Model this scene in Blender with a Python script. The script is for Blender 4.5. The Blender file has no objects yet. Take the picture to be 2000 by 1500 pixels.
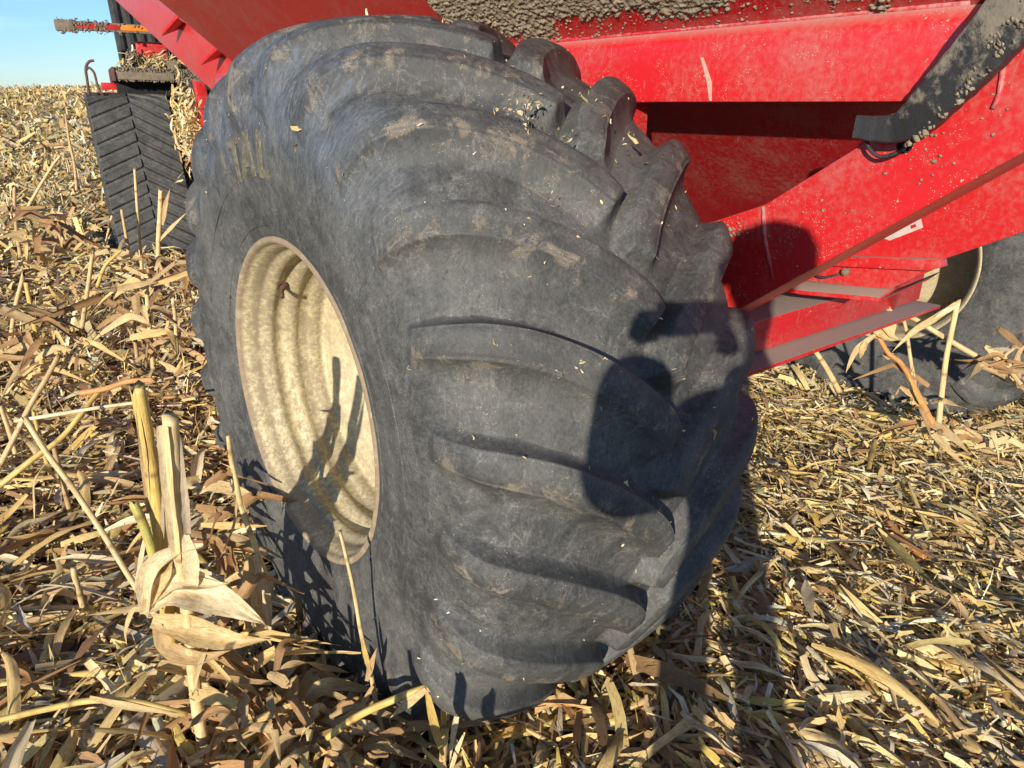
import bpy, bmesh, math, random
import numpy as np
from mathutils import Vector, Matrix, noise as mnoise
rng = np.random.default_rng(11); random.seed(5)
S = bpy.context.scene
COL = S.collection
H0 = 1.64                                    # camera height
# ------------------------------------------------------------------ camera
PITCH, ROLL, F = math.radians(22.5), math.radians(-1.5), 1400.0
_c, _s = math.cos(PITCH), math.sin(PITCH); _cr, _sr = math.cos(ROLL), math.sin(ROLL)
FW = np.array([0, _c, -_s]); _U = np.array([0, _s, _c]); _R = np.array([1., 0, 0])
RT = _R*_cr + _U*_sr; UP = -_R*_sr + _U*_cr
CAM = np.array([0, 0, H0])
cd = bpy.data.cameras.new('camera'); cam = bpy.data.objects.new('camera', cd); COL.objects.link(cam)
cam.matrix_world = Matrix(((RT[0], UP[0], -FW[0], 0), (RT[1], UP[1], -FW[1], 0), (RT[2], UP[2], -FW[2], H0), (0, 0, 0, 1)))
cd.sensor_width = 36; cd.lens = F/2000*36; cd.clip_start = .02; cd.clip_end = 3000
S.camera = cam
# ------------------------------------------------------------------ light
SUN_AZ, SUN_EL = math.radians(14.8), math.radians(16.6)   # azimuth the light travels to (right of +Y), elevation
LD = Vector((math.sin(SUN_AZ)*math.cos(SUN_EL), math.cos(SUN_AZ)*math.cos(SUN_EL), -math.sin(SUN_EL)))
w = bpy.data.worlds.new('World'); S.world = w; w.use_nodes = True
nt = w.node_tree; nt.nodes.clear()
out = nt.nodes.new('ShaderNodeOutputWorld'); bg = nt.nodes.new('ShaderNodeBackground'); bg.inputs[1].default_value = .125
sky = nt.nodes.new('ShaderNodeTexSky'); sky.sky_type = 'NISHITA'; sky.sun_disc = False
sky.sun_elevation = SUN_EL; sky.sun_rotation = math.atan2(-LD.x, -LD.y); sky.altitude = 300; sky.air_density = 1.0; sky.dust_density = .2; sky.ozone_density = 6.0
tc = nt.nodes.new('ShaderNodeTexCoord'); mp = nt.nodes.new('ShaderNodeMapping'); mp.inputs['Scale'].default_value = (1.6, 1.6, 14)
nz = nt.nodes.new('ShaderNodeTexNoise'); nz.inputs['Scale'].default_value = 2.2; nz.inputs['Detail'].default_value = 6; nz.inputs['Roughness'].default_value = .6
rp = nt.nodes.new('ShaderNodeValToRGB'); rp.color_ramp.elements[0].position = .48; rp.color_ramp.elements[1].position = .8
rp.color_ramp.elements[1].color = (.28, .28, .28, 1); rp.color_ramp.elements[0].color = (0, 0, 0, 1)
mx = nt.nodes.new('ShaderNodeMix'); mx.data_type = 'RGBA'; mx.inputs[7].default_value = (6.6, 7.6, 8.6, 1)
L = nt.links.new
L(tc.outputs['Generated'], mp.inputs[0]); L(mp.outputs[0], nz.inputs['Vector']); L(nz.outputs[0], rp.inputs[0])
L(rp.outputs[0], mx.inputs[0]); L(sky.outputs[0], mx.inputs[6]); L(mx.outputs[2], bg.inputs[0]); L(bg.outputs[0], out.inputs[0])
sd = bpy.data.lights.new('sun', 'SUN'); sd.energy = 4.6; sd.angle = math.radians(.53); sd.color = (1, .92, .79)
sun = bpy.data.objects.new('sun', sd); COL.objects.link(sun); sun.rotation_euler = LD.to_track_quat('-Z', 'Y').to_euler(); sun.location = (-4, -12, 8)
S.view_settings.view_transform = 'Standard'; S.view_settings.look = 'None'; S.view_settings.gamma = 1; S.view_settings.use_curve_mapping = False
S.view_settings.exposure = .5
# ------------------------------------------------------------------ cart frame: s (inward along the axle), h (forward), v (up)
WC = np.array([-.57767, 1.77528, -.77877 + H0]); HEAD = math.radians(38.2416); CB = math.radians(2.6)
AX0 = np.array([math.cos(HEAD), math.sin(HEAD), 0]); FWD = np.array([-math.sin(HEAD), math.cos(HEAD), 0]); ZZ = np.array([0, 0, 1.])
AX = AX0*math.cos(CB) - ZZ*math.sin(CB); CUP = ZZ*math.cos(CB) + AX0*math.sin(CB)
MC = Matrix(((AX[0], FWD[0], CUP[0], WC[0]), (AX[1], FWD[1], CUP[1], WC[1]), (AX[2], FWD[2], CUP[2], WC[2]), (0, 0, 0, 1)))
def cart(p): p = np.asarray(p, float); return WC + p[..., 0:1]*AX + p[..., 1:2]*FWD + p[..., 2:3]*CUP
def ground(x, y):
    x = np.asarray(x, float); y = np.asarray(y, float)
    s = (x - WC[0])*AX0[0] + (y - WC[1])*AX0[1]
    g = -.045*np.clip(s - .3, 0, 6)
    d = np.hypot(x, y); az = np.degrees(np.arctan2(x, y))
    k = np.clip((d - 6)/70, 0, 1); k = k*k*(3 - 2*k)
    g = g + k*2.45*np.clip((-az + 20)/45, .25, 1.) 
    g = g + .012*np.sin(x*5.1 + 1.3*np.sin(y*3.3)) + .010*np.sin(y*6.7 + x*2.2)
    return g
def ray(px, py): return FW + (px - 1000)/F*RT - (py - 750)/F*UP
def V(px, py, Y): d = ray(px, py); return CAM + d*(Y/d[1])           # point of a vertical plane at distance Y
def G(px, py, z=0.02):                                                  # point on the ground
    d = ray(px, py); k = (z - H0)/d[2]
    for _ in range(12):
        p = CAM + d*k; k = (float(ground(p[0], p[1])) + z - H0)/d[2]
    return CAM + d*k
# ------------------------------------------------------------------ helpers
def link(o, parent=None):
    COL.objects.link(o)
    if parent is not None: o.parent = parent
    return o
def tag(o, label=None, cat=None, group=None, kind=None):
    if label: o['label'] = label
    if cat: o['category'] = cat
    if group: o['group'] = group
    if kind: o['kind'] = kind
    return o
def empty(name, M=None):
    o = bpy.data.objects.new(name, None); o.empty_display_size = .1; COL.objects.link(o)
    if M is not None: o.matrix_world = M
    return o
def mesh(name, verts, faces, mat, parent=None, smooth=True, attrs=None):
    me = bpy.data.meshes.new(name)
    me.from_pydata([tuple(v) for v in verts] if not isinstance(verts, np.ndarray) else verts.tolist(), [], faces if not isinstance(faces, np.ndarray) else faces.tolist())
    fin(me, mat, smooth, attrs)
    return link(bpy.data.objects.new(name, me), parent)
def fin(me, mat, smooth, attrs):
    if mat: me.materials.append(mat)
    if smooth: me.polygons.foreach_set('use_smooth', np.ones(len(me.polygons), bool))
    for k, (typ, arr) in (attrs or {}).items():
        a = me.attributes.new(k, typ, 'POINT')
        arr = np.asarray(arr, np.float32)
        a.data.foreach_set('color' if typ == 'FLOAT_COLOR' else ('vector' if typ == 'FLOAT_VECTOR' else 'value'), arr.ravel())
    me.update()
def fast_mesh(name, V_, Q, mat, parent=None, smooth=True, attrs=None):
    """quads (n,4) as numpy; quick path for big meshes"""
    me = bpy.data.meshes.new(name); n = len(V_); m = len(Q)
    me.vertices.add(n); me.vertices.foreach_set('co', np.asarray(V_, np.float32).ravel())
    me.loops.add(m*4); me.loops.foreach_set('vertex_index', np.asarray(Q, np.int32).ravel())
    me.polygons.add(m); me.polygons.foreach_set('loop_start', np.arange(0, m*4, 4, dtype=np.int32))
    me.polygons.foreach_set('loop_total', np.full(m, 4, np.int32))
    me.update(calc_edges=True); me.validate()
    fin(me, mat, smooth, attrs)
    return link(bpy.data.objects.new(name, me), parent)
def prism(name, pts, vec, mat, parent, bev=.005, smooth=True):
    bm = bmesh.new(); vs = [bm.verts.new(tuple(p)) for p in pts]; f = bm.faces.new(vs)
    r = bmesh.ops.extrude_face_region(bm, geom=[f]); nv = [e for e in r['geom'] if isinstance(e, bmesh.types.BMVert)]
    bmesh.ops.translate(bm, verts=nv, vec=Vector(vec)); bmesh.ops.recalc_face_normals(bm, faces=bm.faces)
    if bev: bmesh.ops.bevel(bm, geom=list(bm.edges), offset=bev, segments=2, affect='EDGES', profile=.6, clamp_overlap=True)
    me = bpy.data.meshes.new(name); bm.to_mesh(me); bm.free(); me.materials.append(mat)
    if smooth:
        me.polygons.foreach_set('use_smooth', np.ones(len(me.polygons), bool)); me.set_sharp_from_angle(angle=math.radians(32))
    return link(bpy.data.objects.new(name, me), parent)
def hv(pts, s): return [(s, a, b) for a, b in pts]
def boxm(name, lo, hi, mat, parent, bev=.005):
    x0, y0, z0 = lo; x1, y1, z1 = hi
    return prism(name, [(x0, y0, z0), (x1, y0, z0), (x1, y1, z0), (x0, y1, z0)], (0, 0, z1 - z0), mat, parent, bev)
def crom(P, n):
    P = np.asarray(P, float); Q = np.vstack([2*P[0] - P[1], P, 2*P[-1] - P[-2]]); o = []
    for i in range(len(P) - 1):
        a, b, c, d = Q[i:i+4]
        for t in np.linspace(0, 1, n, endpoint=False):
            o.append(.5*((2*b) + (c - a)*t + (2*a - 5*b + 4*c - d)*t*t + (3*b - a - 3*c + d)*t**3))
    o.append(P[-1]); return np.array(o)
def frames(C):
    T = np.gradient(C, axis=0); T /= np.linalg.norm(T, axis=1)[:, None] + 1e-9
    ref = np.array([.31, .2, .93]); N = []
    a = np.cross(T[0], ref); a /= np.linalg.norm(a)
    for t in T:
        a = a - t*(a@t); a /= np.linalg.norm(a) + 1e-9; N.append(a)
    N = np.array(N); return T, N, np.cross(T, N)
def tube(C, R, k=8, cap=True):
    C = np.asarray(C, float); R = np.broadcast_to(np.asarray(R, float), (len(C),))
    T, N, B = frames(C); a = np.linspace(0, 2*np.pi, k, endpoint=False)
    Vv = (C[:, None] + R[:, None, None]*(np.cos(a)[None, :, None]*N[:, None] + np.sin(a)[None, :, None]*B[:, None])).reshape(-1, 3)
    n = len(C); Fc = [(i*k + j, i*k + (j+1) % k, (i+1)*k + (j+1) % k, (i+1)*k + j) for i in range(n-1) for j in range(k)]
    if cap: Fc += [tuple(range(k))[::-1], tuple((n-1)*k + j for j in range(k))]
    return Vv, Fc
# ------------------------------------------------------------------ materials
class NT:
    def __init__(s, name):
        s.m = bpy.data.materials.new(name); s.m.use_nodes = True; s.t = s.m.node_tree; s.t.nodes.clear()
        s.out = s.n('ShaderNodeOutputMaterial'); s.b = s.n('ShaderNodeBsdfPrincipled'); s.l(s.b.outputs[0], s.out.inputs[0])
    def n(s, k): return s.t.nodes.new(k)
    def l(s, a, b): s.t.links.new(a, b)
    def set(s, **k):
        for a, v in k.items(): s.put(s.b.inputs[a.replace('_', ' ')], v)
    def put(s, sock, v):
        if hasattr(v, 'is_output'): s.l(v, sock)
        else: sock.default_value = v
    def noise(s, vec, scale, detail=5, rough=.6, dist=0, out=0):
        n = s.n('ShaderNodeTexNoise'); s.put(n.inputs['Vector'], vec); n.inputs['Scale'].default_value = scale; n.inputs['Detail'].default_value = detail
        n.inputs['Roughness'].default_value = rough; n.inputs['Distortion'].default_value = dist; return n.outputs[out]
    def voro(s, vec, scale, rand=1, feature='F1'):
        n = s.n('ShaderNodeTexVoronoi'); n.feature = feature; s.put(n.inputs['Vector'], vec); n.inputs['Scale'].default_value = scale; n.inputs['Randomness'].default_value = rand; return n.outputs[0]
    def ramp(s, f, a, b, lo=0, hi=1):
        n = s.n('ShaderNodeMapRange'); s.put(n.inputs[0], f); n.inputs[1].default_value = a; n.inputs[2].default_value = b; n.inputs[3].default_value = lo; n.inputs[4].default_value = hi
        n.interpolation_type = 'SMOOTHSTEP'; return n.outputs[0]
    def mix(s, f, a, b):
        n = s.n('ShaderNodeMix'); n.data_type = 'RGBA'; s.put(n.inputs[0], f); s.put(n.inputs[6], a if hasattr(a, 'is_output') else (*a, 1)); s.put(n.inputs[7], b if hasattr(b, 'is_output') else (*b, 1)); return n.outputs[2]
    def mul(s, a, b):
        n = s.n('ShaderNodeMix'); n.data_type = 'RGBA'; n.blend_type = 'MULTIPLY'; n.inputs[0].default_value = 1; s.put(n.inputs[6], a); s.put(n.inputs[7], b); return n.outputs[2]
    def math(s, op, a, b=0, c=0):
        n = s.n('ShaderNodeMath'); n.operation = op; s.put(n.inputs[0], a); s.put(n.inputs[1], b)
        if op in ('MULTIPLY_ADD', 'COMPARE'): s.put(n.inputs[2], c)
        return n.outputs[0]
    def obj(s, ob=None):
        n = s.n('ShaderNodeTexCoord'); n.object = ob; return n.outputs['Object']
    def mapping(s, vec, scale=(1, 1, 1), rot=(0, 0, 0)):
        n = s.n('ShaderNodeMapping'); s.l(vec, n.inputs[0]); n.inputs['Scale'].default_value = scale; n.inputs['Rotation'].default_value = rot; return n.outputs[0]
    def attr(s, name, o='Color'):
        n = s.n('ShaderNodeAttribute'); n.attribute_name = name; return n.outputs[o]
    def sep(s, v):
        n = s.n('ShaderNodeSeparateXYZ'); s.l(v, n.inputs[0]); return n.outputs
    def comb(s, x, y, z):
        n = s.n('ShaderNodeCombineXYZ')
        for i, q in enumerate((x, y, z)): s.put(n.inputs[i], q)
        return n.outputs[0]
    def bump(s, h, strength=.3, dist=.01, nrm=None):
        n = s.n('ShaderNodeBump'); s.put(n.inputs['Height'], h); n.inputs['Strength'].default_value = strength; n.inputs['Distance'].default_value = dist
        if nrm is not None: s.l(nrm, n.inputs['Normal'])
        s.l(n.outputs[0], s.b.inputs['Normal']); return n.outputs[0]
    def upness(s, a, b):
        n = s.n('ShaderNodeNewGeometry'); return s.ramp(s.sep(n.outputs['Normal'])[2], a, b)
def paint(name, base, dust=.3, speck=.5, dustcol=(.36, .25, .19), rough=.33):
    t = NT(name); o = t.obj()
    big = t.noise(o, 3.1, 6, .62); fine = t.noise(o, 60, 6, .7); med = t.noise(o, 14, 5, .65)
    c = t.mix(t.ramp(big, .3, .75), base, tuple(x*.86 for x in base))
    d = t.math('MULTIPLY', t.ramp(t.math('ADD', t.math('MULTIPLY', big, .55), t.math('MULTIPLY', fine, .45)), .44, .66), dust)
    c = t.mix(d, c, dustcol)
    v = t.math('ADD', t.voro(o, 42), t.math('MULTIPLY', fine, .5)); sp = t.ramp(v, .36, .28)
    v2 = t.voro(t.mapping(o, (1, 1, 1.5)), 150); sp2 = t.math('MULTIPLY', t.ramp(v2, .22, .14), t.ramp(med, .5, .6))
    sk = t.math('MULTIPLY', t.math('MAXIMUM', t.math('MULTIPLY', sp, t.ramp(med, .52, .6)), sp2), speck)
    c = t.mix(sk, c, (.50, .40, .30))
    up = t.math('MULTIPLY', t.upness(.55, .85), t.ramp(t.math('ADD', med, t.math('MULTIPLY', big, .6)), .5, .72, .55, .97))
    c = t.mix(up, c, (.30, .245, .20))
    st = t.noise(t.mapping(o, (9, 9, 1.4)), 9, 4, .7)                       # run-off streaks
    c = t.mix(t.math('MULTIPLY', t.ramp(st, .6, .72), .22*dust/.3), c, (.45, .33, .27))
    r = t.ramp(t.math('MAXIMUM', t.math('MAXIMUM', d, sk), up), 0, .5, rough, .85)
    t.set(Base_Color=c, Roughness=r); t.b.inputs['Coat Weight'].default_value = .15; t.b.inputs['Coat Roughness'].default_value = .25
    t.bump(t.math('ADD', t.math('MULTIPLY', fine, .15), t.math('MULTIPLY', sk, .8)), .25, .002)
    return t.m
RED = (.54, .014, .018)
M_red = paint('red_paint', RED, .28, .9)
M_red2 = paint('red_paint_dusty_shade', (.42, .008, .012), .34, 1.0, (.38, .24, .18))  # dustier red, base also darkened to paint in shade on recessed, down-facing panels
M_weld = paint('weld_paint', (.50, .02, .03), .8, .5, (.55, .30, .26), .45)
def rough_mat(name, a, b, scale, rough=.9, bump=.6, bd=.01, detail=7):
    t = NT(name); o = t.obj(); n = t.noise(o, scale, detail, .68); f = t.noise(o, scale*6, 4, .7)
    t.set(Base_Color=t.mix(t.ramp(t.math('ADD', t.math('MULTIPLY', n, .7), t.math('MULTIPLY', f, .3)), .35, .65), a, b), Roughness=rough)
    t.bump(t.math('ADD', n, t.math('MULTIPLY', f, .5)), bump, bd); t.b.inputs['Specular IOR Level'].default_value = .2
    return t.m
M_mud = rough_mat('dried_mud', (.19, .15, .098), (.33, .27, .185), 30, .95, .8, .004)
M_mudd = rough_mat('mud_brown', (.15, .115, .08), (.25, .2, .145), 26, .95, .8, .006)
M_black = rough_mat('black_paint', (.02, .02, .021), (.05, .047, .043), 8, .5, .1, .002)
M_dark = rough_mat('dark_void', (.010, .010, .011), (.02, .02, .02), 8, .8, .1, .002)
M_orange = rough_mat('orange_reflector', (.85, .22, .02), (.7, .2, .03), 20, .4, .1, .002)
M_redrefl = rough_mat('red_reflector', (.5, .02, .03), (.35, .03, .03), 40, .4, .1, .002)
M_rust = rough_mat('rusty_rod', (.09, .045, .035), (.16, .08, .06), 30, .7, .3, .002)
M_white = rough_mat('label_white', (.55, .46, .42), (.46, .34, .31), 30, .6, .05, .001)
M_wire = rough_mat('black_wire', (.02, .02, .022), (.07, .065, .06), 30, .45, .1, .001)
M_strap = None
def strap_mat():
    t = NT('mud_caked_rubber'); o = t.obj()
    n = t.noise(t.mapping(o, (1, 1, 1)), 24, 7, .7); f = t.noise(o, 160, 5, .7); u = t.attr('along', 'Fac')
    k = t.ramp(t.math('ADD', n, t.math('MULTIPLY', u, .32)), .56, .74)
    t.set(Base_Color=t.mix(k, t.mix(f, (.018, .018, .02), (.05, .047, .045)), t.mix(f, (.15, .13, .10), (.30, .25, .18))), Roughness=t.ramp(k, 0, 1, .5, .95))
    t.bump(t.math('ADD', t.math('MULTIPLY', k, .6), t.math('MULTIPLY', f, .5)), .6, .004); return t.m
def rim_mat():
    t = NT('cream_rim_paint'); o = t.obj(); x, y, z = t.sep(o)
    r = t.math('SQRT', t.math('ADD', t.math('MULTIPLY', y, y), t.math('MULTIPLY', z, z)))
    big = t.noise(o, 5, 6, .65); fine = t.noise(o, 75, 8, .8); med = t.noise(o, 22, 6, .7)
    ring = t.noise(t.comb(t.math('MULTIPLY', x, 30), 0.0, t.math('MULTIPLY', r, 30)), 1.0, 3, .6)
    k = t.math('ADD', t.math('ADD', t.math('MULTIPLY', fine, .62), t.math('MULTIPLY', big, .2)), t.math('ADD', t.math('MULTIPLY', med, .26), t.math('MULTIPLY', ring, .26)))
    d = t.ramp(k, .54, .74)
    deep = t.ramp(x, .235, .262); d = t.math('MULTIPLY', d, t.math('SUBTRACT', 1.0, t.math('MULTIPLY', deep, .35)))
    c = t.mix(d, (.56, .475, .275), (.27, .215, .135))
    edge = t.math('MULTIPLY', t.ramp(x, .012, .0), t.ramp(med, .25, .55)); c = t.mix(t.math('MULTIPLY', edge, .85), c, (.24, .17, .11))
    t.set(Base_Color=c, Roughness=t.ramp(d, 0, 1, .5, .9)); t.bump(t.math('ADD', t.math('MULTIPLY', fine, .5), med), .25, .004)
    return t.m
def rubber(name, ob, dust=1.0):
    t = NT(name); o = t.obj(ob); x, y, z = t.sep(o)
    r = t.math('SQRT', t.math('ADD', t.math('MULTIPLY', y, y), t.math('MULTIPLY', z, z)))
    th = t.math('ARCTAN2', y, z)
    n1 = t.noise(o, 3.2, 6, .62); n2 = t.noise(o, 15, 7, .72, .6); n3 = t.noise(o, 85, 6, .75)
    # scuffs: short hair-like strokes that run round the tyre or up the sidewall
    sw = t.noise(t.comb(t.math('MULTIPLY', th, 90), t.math('MULTIPLY', r, 22), t.math('MULTIPLY', x, 12)), 1.5, 6, .8, .4)
    tr = t.noise(t.mapping(o, (130, 60, 60), (0.2, .25, .5)), 1.6, 6, .8, .4)
    side = t.ramp(r, .86, .80)
    hair = t.mix(side, t.comb(tr, tr, tr), t.comb(sw, sw, sw)); hair = t.sep(hair)[0]
    k = t.math('ADD', t.math('ADD', t.math('MULTIPLY', n1, .36), t.math('MULTIPLY', n2, .34)), t.math('ADD', t.math('MULTIPLY', hair, .26), t.math('MULTIPLY', n3, .22)))
    c = t.mix(t.ramp(k, .44, .74), (.029, .029, .0285), (.126*dust, .123*dust, .111*dust))
    fs = t.noise(t.mapping(o, (220, 90, 90), (.4, .6, .3)), 1.5, 4, .8, .3); c = t.mul(c, t.mix(t.ramp(fs, .36, .64), (.86, .86, .87), (1.16, 1.15, 1.13)))
    drk = t.noise(o, 38, 5, .75, .8); c = t.mix(t.math('MULTIPLY', t.ramp(drk, .60, .68), .6), c, (.024, .025, .027))
    # streaky bluish tint over the top of the outer sidewall and shoulder
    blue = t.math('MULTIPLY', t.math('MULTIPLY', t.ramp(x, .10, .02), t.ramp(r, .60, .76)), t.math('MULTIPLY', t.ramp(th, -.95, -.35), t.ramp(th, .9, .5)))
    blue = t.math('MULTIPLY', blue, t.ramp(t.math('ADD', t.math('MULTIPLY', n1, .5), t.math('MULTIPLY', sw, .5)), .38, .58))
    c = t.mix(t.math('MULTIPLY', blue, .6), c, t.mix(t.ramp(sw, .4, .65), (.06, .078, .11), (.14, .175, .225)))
    # caked soil in the lug fillets, worn black where the lug edges rub
    dirt = t.attr('dirt', 'Fac')
    dk = t.math('MULTIPLY', dirt, t.ramp(t.math('ADD', t.math('MULTIPLY', n2, .6), t.math('MULTIPLY', n3, .4)), .42, .58))
    c = t.mix(t.math('MULTIPLY', dk, .75), c, t.mix(t.ramp(n2, .5, .62), (.028, .026, .024), (.21, .165, .115)))
    for sc_, a_ in ((7.0, .30), (19.0, .34)):
        ln = t.noise(t.mapping(o, (1, 1.7, .8), (sc_, .3, .9)), sc_, 4, .55, .4); ln = t.ramp(t.math('ABSOLUTE', t.math('SUBTRACT', ln, .5)), .010, .0)
        c = t.mix(t.math('MULTIPLY', t.math('MULTIPLY', ln, a_), t.ramp(n2, .40, .56)), c, (.25, .245, .23))
    pat = t.math('MULTIPLY', t.ramp(n2, .63, .69), t.ramp(n1, .5, .62)); c = t.mix(t.math('MULTIPLY', pat, .7), c, (.022, .023, .026))
    fl = t.math('MULTIPLY', t.ramp(t.voro(t.mapping(o, (1, 1.9, 1.9), (.4, .3, .8)), 105), .17, .10), t.ramp(n2, .5, .58)); c = t.mix(fl, c, (.42, .36, .26))
    t.set(Base_Color=c, Roughness=t.ramp(k, .4, .75, .52, .82)); t.b.inputs['Specular IOR Level'].default_value = .4
    t.bump(t.math('ADD', t.math('ADD', t.math('MULTIPLY', n2, .55), t.math('MULTIPLY', hair, .22)), t.math('MULTIPLY', n3, .35)), .4, .006)
    return t.m
def leaf_mat(name, trans=.22, rough=.6, spec=.3):
    t = NT(name); c = t.attr('tint'); u, v, q = t.sep(t.attr('uvw', 'Vector'))
    st = t.noise(t.comb(t.math('MULTIPLY', u, 1.2), t.math('MULTIPLY', v, 16), t.math('MULTIPLY', q, 91)), 1.6, 4, .65)
    bl = t.noise(t.comb(t.math('MULTIPLY', u, 4), t.math('MULTIPLY', v, 2.5), t.math('MULTIPLY', q, 57)), 1.3, 5, .7)
    c = t.mul(c, t.mix(t.ramp(st, .3, .7), (.74, .70, .63), (1.16, 1.16, 1.18)))
    c = t.mul(c, t.mix(t.ramp(bl, .42, .66), (1.05, 1.05, 1.05), (.80, .68, .52)))
    t.set(Base_Color=c, Roughness=rough); t.b.inputs['Specular IOR Level'].default_value = spec
    t.bump(st, .5, .002)
    if trans:
        tr = t.n('ShaderNodeBsdfTranslucent'); t.l(c, tr.inputs[0]); ms = t.n('ShaderNodeMixShader'); ms.inputs[0].default_value = trans
        t.l(t.b.outputs[0], ms.inputs[1]); t.l(tr.outputs[0], ms.inputs[2]); t.l(ms.outputs[0], t.out.inputs[0])
    return t.m
M_leaf = leaf_mat('dry_corn_leaf', .12); M_stalk = leaf_mat('corn_stalk_skin', 0, .42, .45); M_husk = leaf_mat('papery_husk', .2)
def soil_mat():
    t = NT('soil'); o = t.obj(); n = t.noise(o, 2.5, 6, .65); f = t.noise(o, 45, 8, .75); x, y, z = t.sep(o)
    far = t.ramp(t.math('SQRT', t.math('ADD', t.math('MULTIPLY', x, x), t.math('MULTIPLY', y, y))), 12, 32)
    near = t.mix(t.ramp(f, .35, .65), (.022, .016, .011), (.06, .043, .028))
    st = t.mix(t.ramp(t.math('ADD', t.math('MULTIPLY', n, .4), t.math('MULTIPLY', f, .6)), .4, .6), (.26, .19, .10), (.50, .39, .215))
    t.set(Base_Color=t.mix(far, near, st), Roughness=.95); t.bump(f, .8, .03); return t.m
# ------------------------------------------------------------------ ground
def build_ground():
    rr = np.concatenate([np.linspace(.0, 12, 90), np.geomspace(12.3, 1500, 70)]); aa = np.linspace(0, 2*np.pi, 180, endpoint=False)
    X = rr[:, None]*np.sin(aa); Y = rr[:, None]*np.cos(aa); Z = ground(X, Y)
    Vv = np.stack([X, Y, Z], -1).reshape(-1, 3); n = len(aa)
    i, j = np.meshgrid(np.arange(len(rr)-1), np.arange(n), indexing='ij'); j2 = (j+1) % n
    Q = np.stack([i*n+j, i*n+j2, (i+1)*n+j2, (i+1)*n+j], -1).reshape(-1, 4)[:, ::-1]
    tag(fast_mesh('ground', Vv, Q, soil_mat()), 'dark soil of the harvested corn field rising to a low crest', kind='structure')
build_ground()
# ================================================================== grain cart
cartE = tag(empty('grain_cart', MC), 'red grain cart on huge black lugged tyres with cream rims', 'grain cart')
S0 = .40
PROF = np.array([(.020, .432), (-.003, .446), (-.011, .470), (-.019, .515), (-.027, .58), (-.029, .66), (-.025, .73), (-.010, .785), (.018, .829), (.053, .858), (.108, .882), (.20, .902), (.30, .911), (.40, .914)])
half = crom(PROF, 7)
other = half[::-1][1:].copy(); other[:, 0] = 2*S0 - other[:, 0]
full = np.vstack([half, other])
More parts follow.
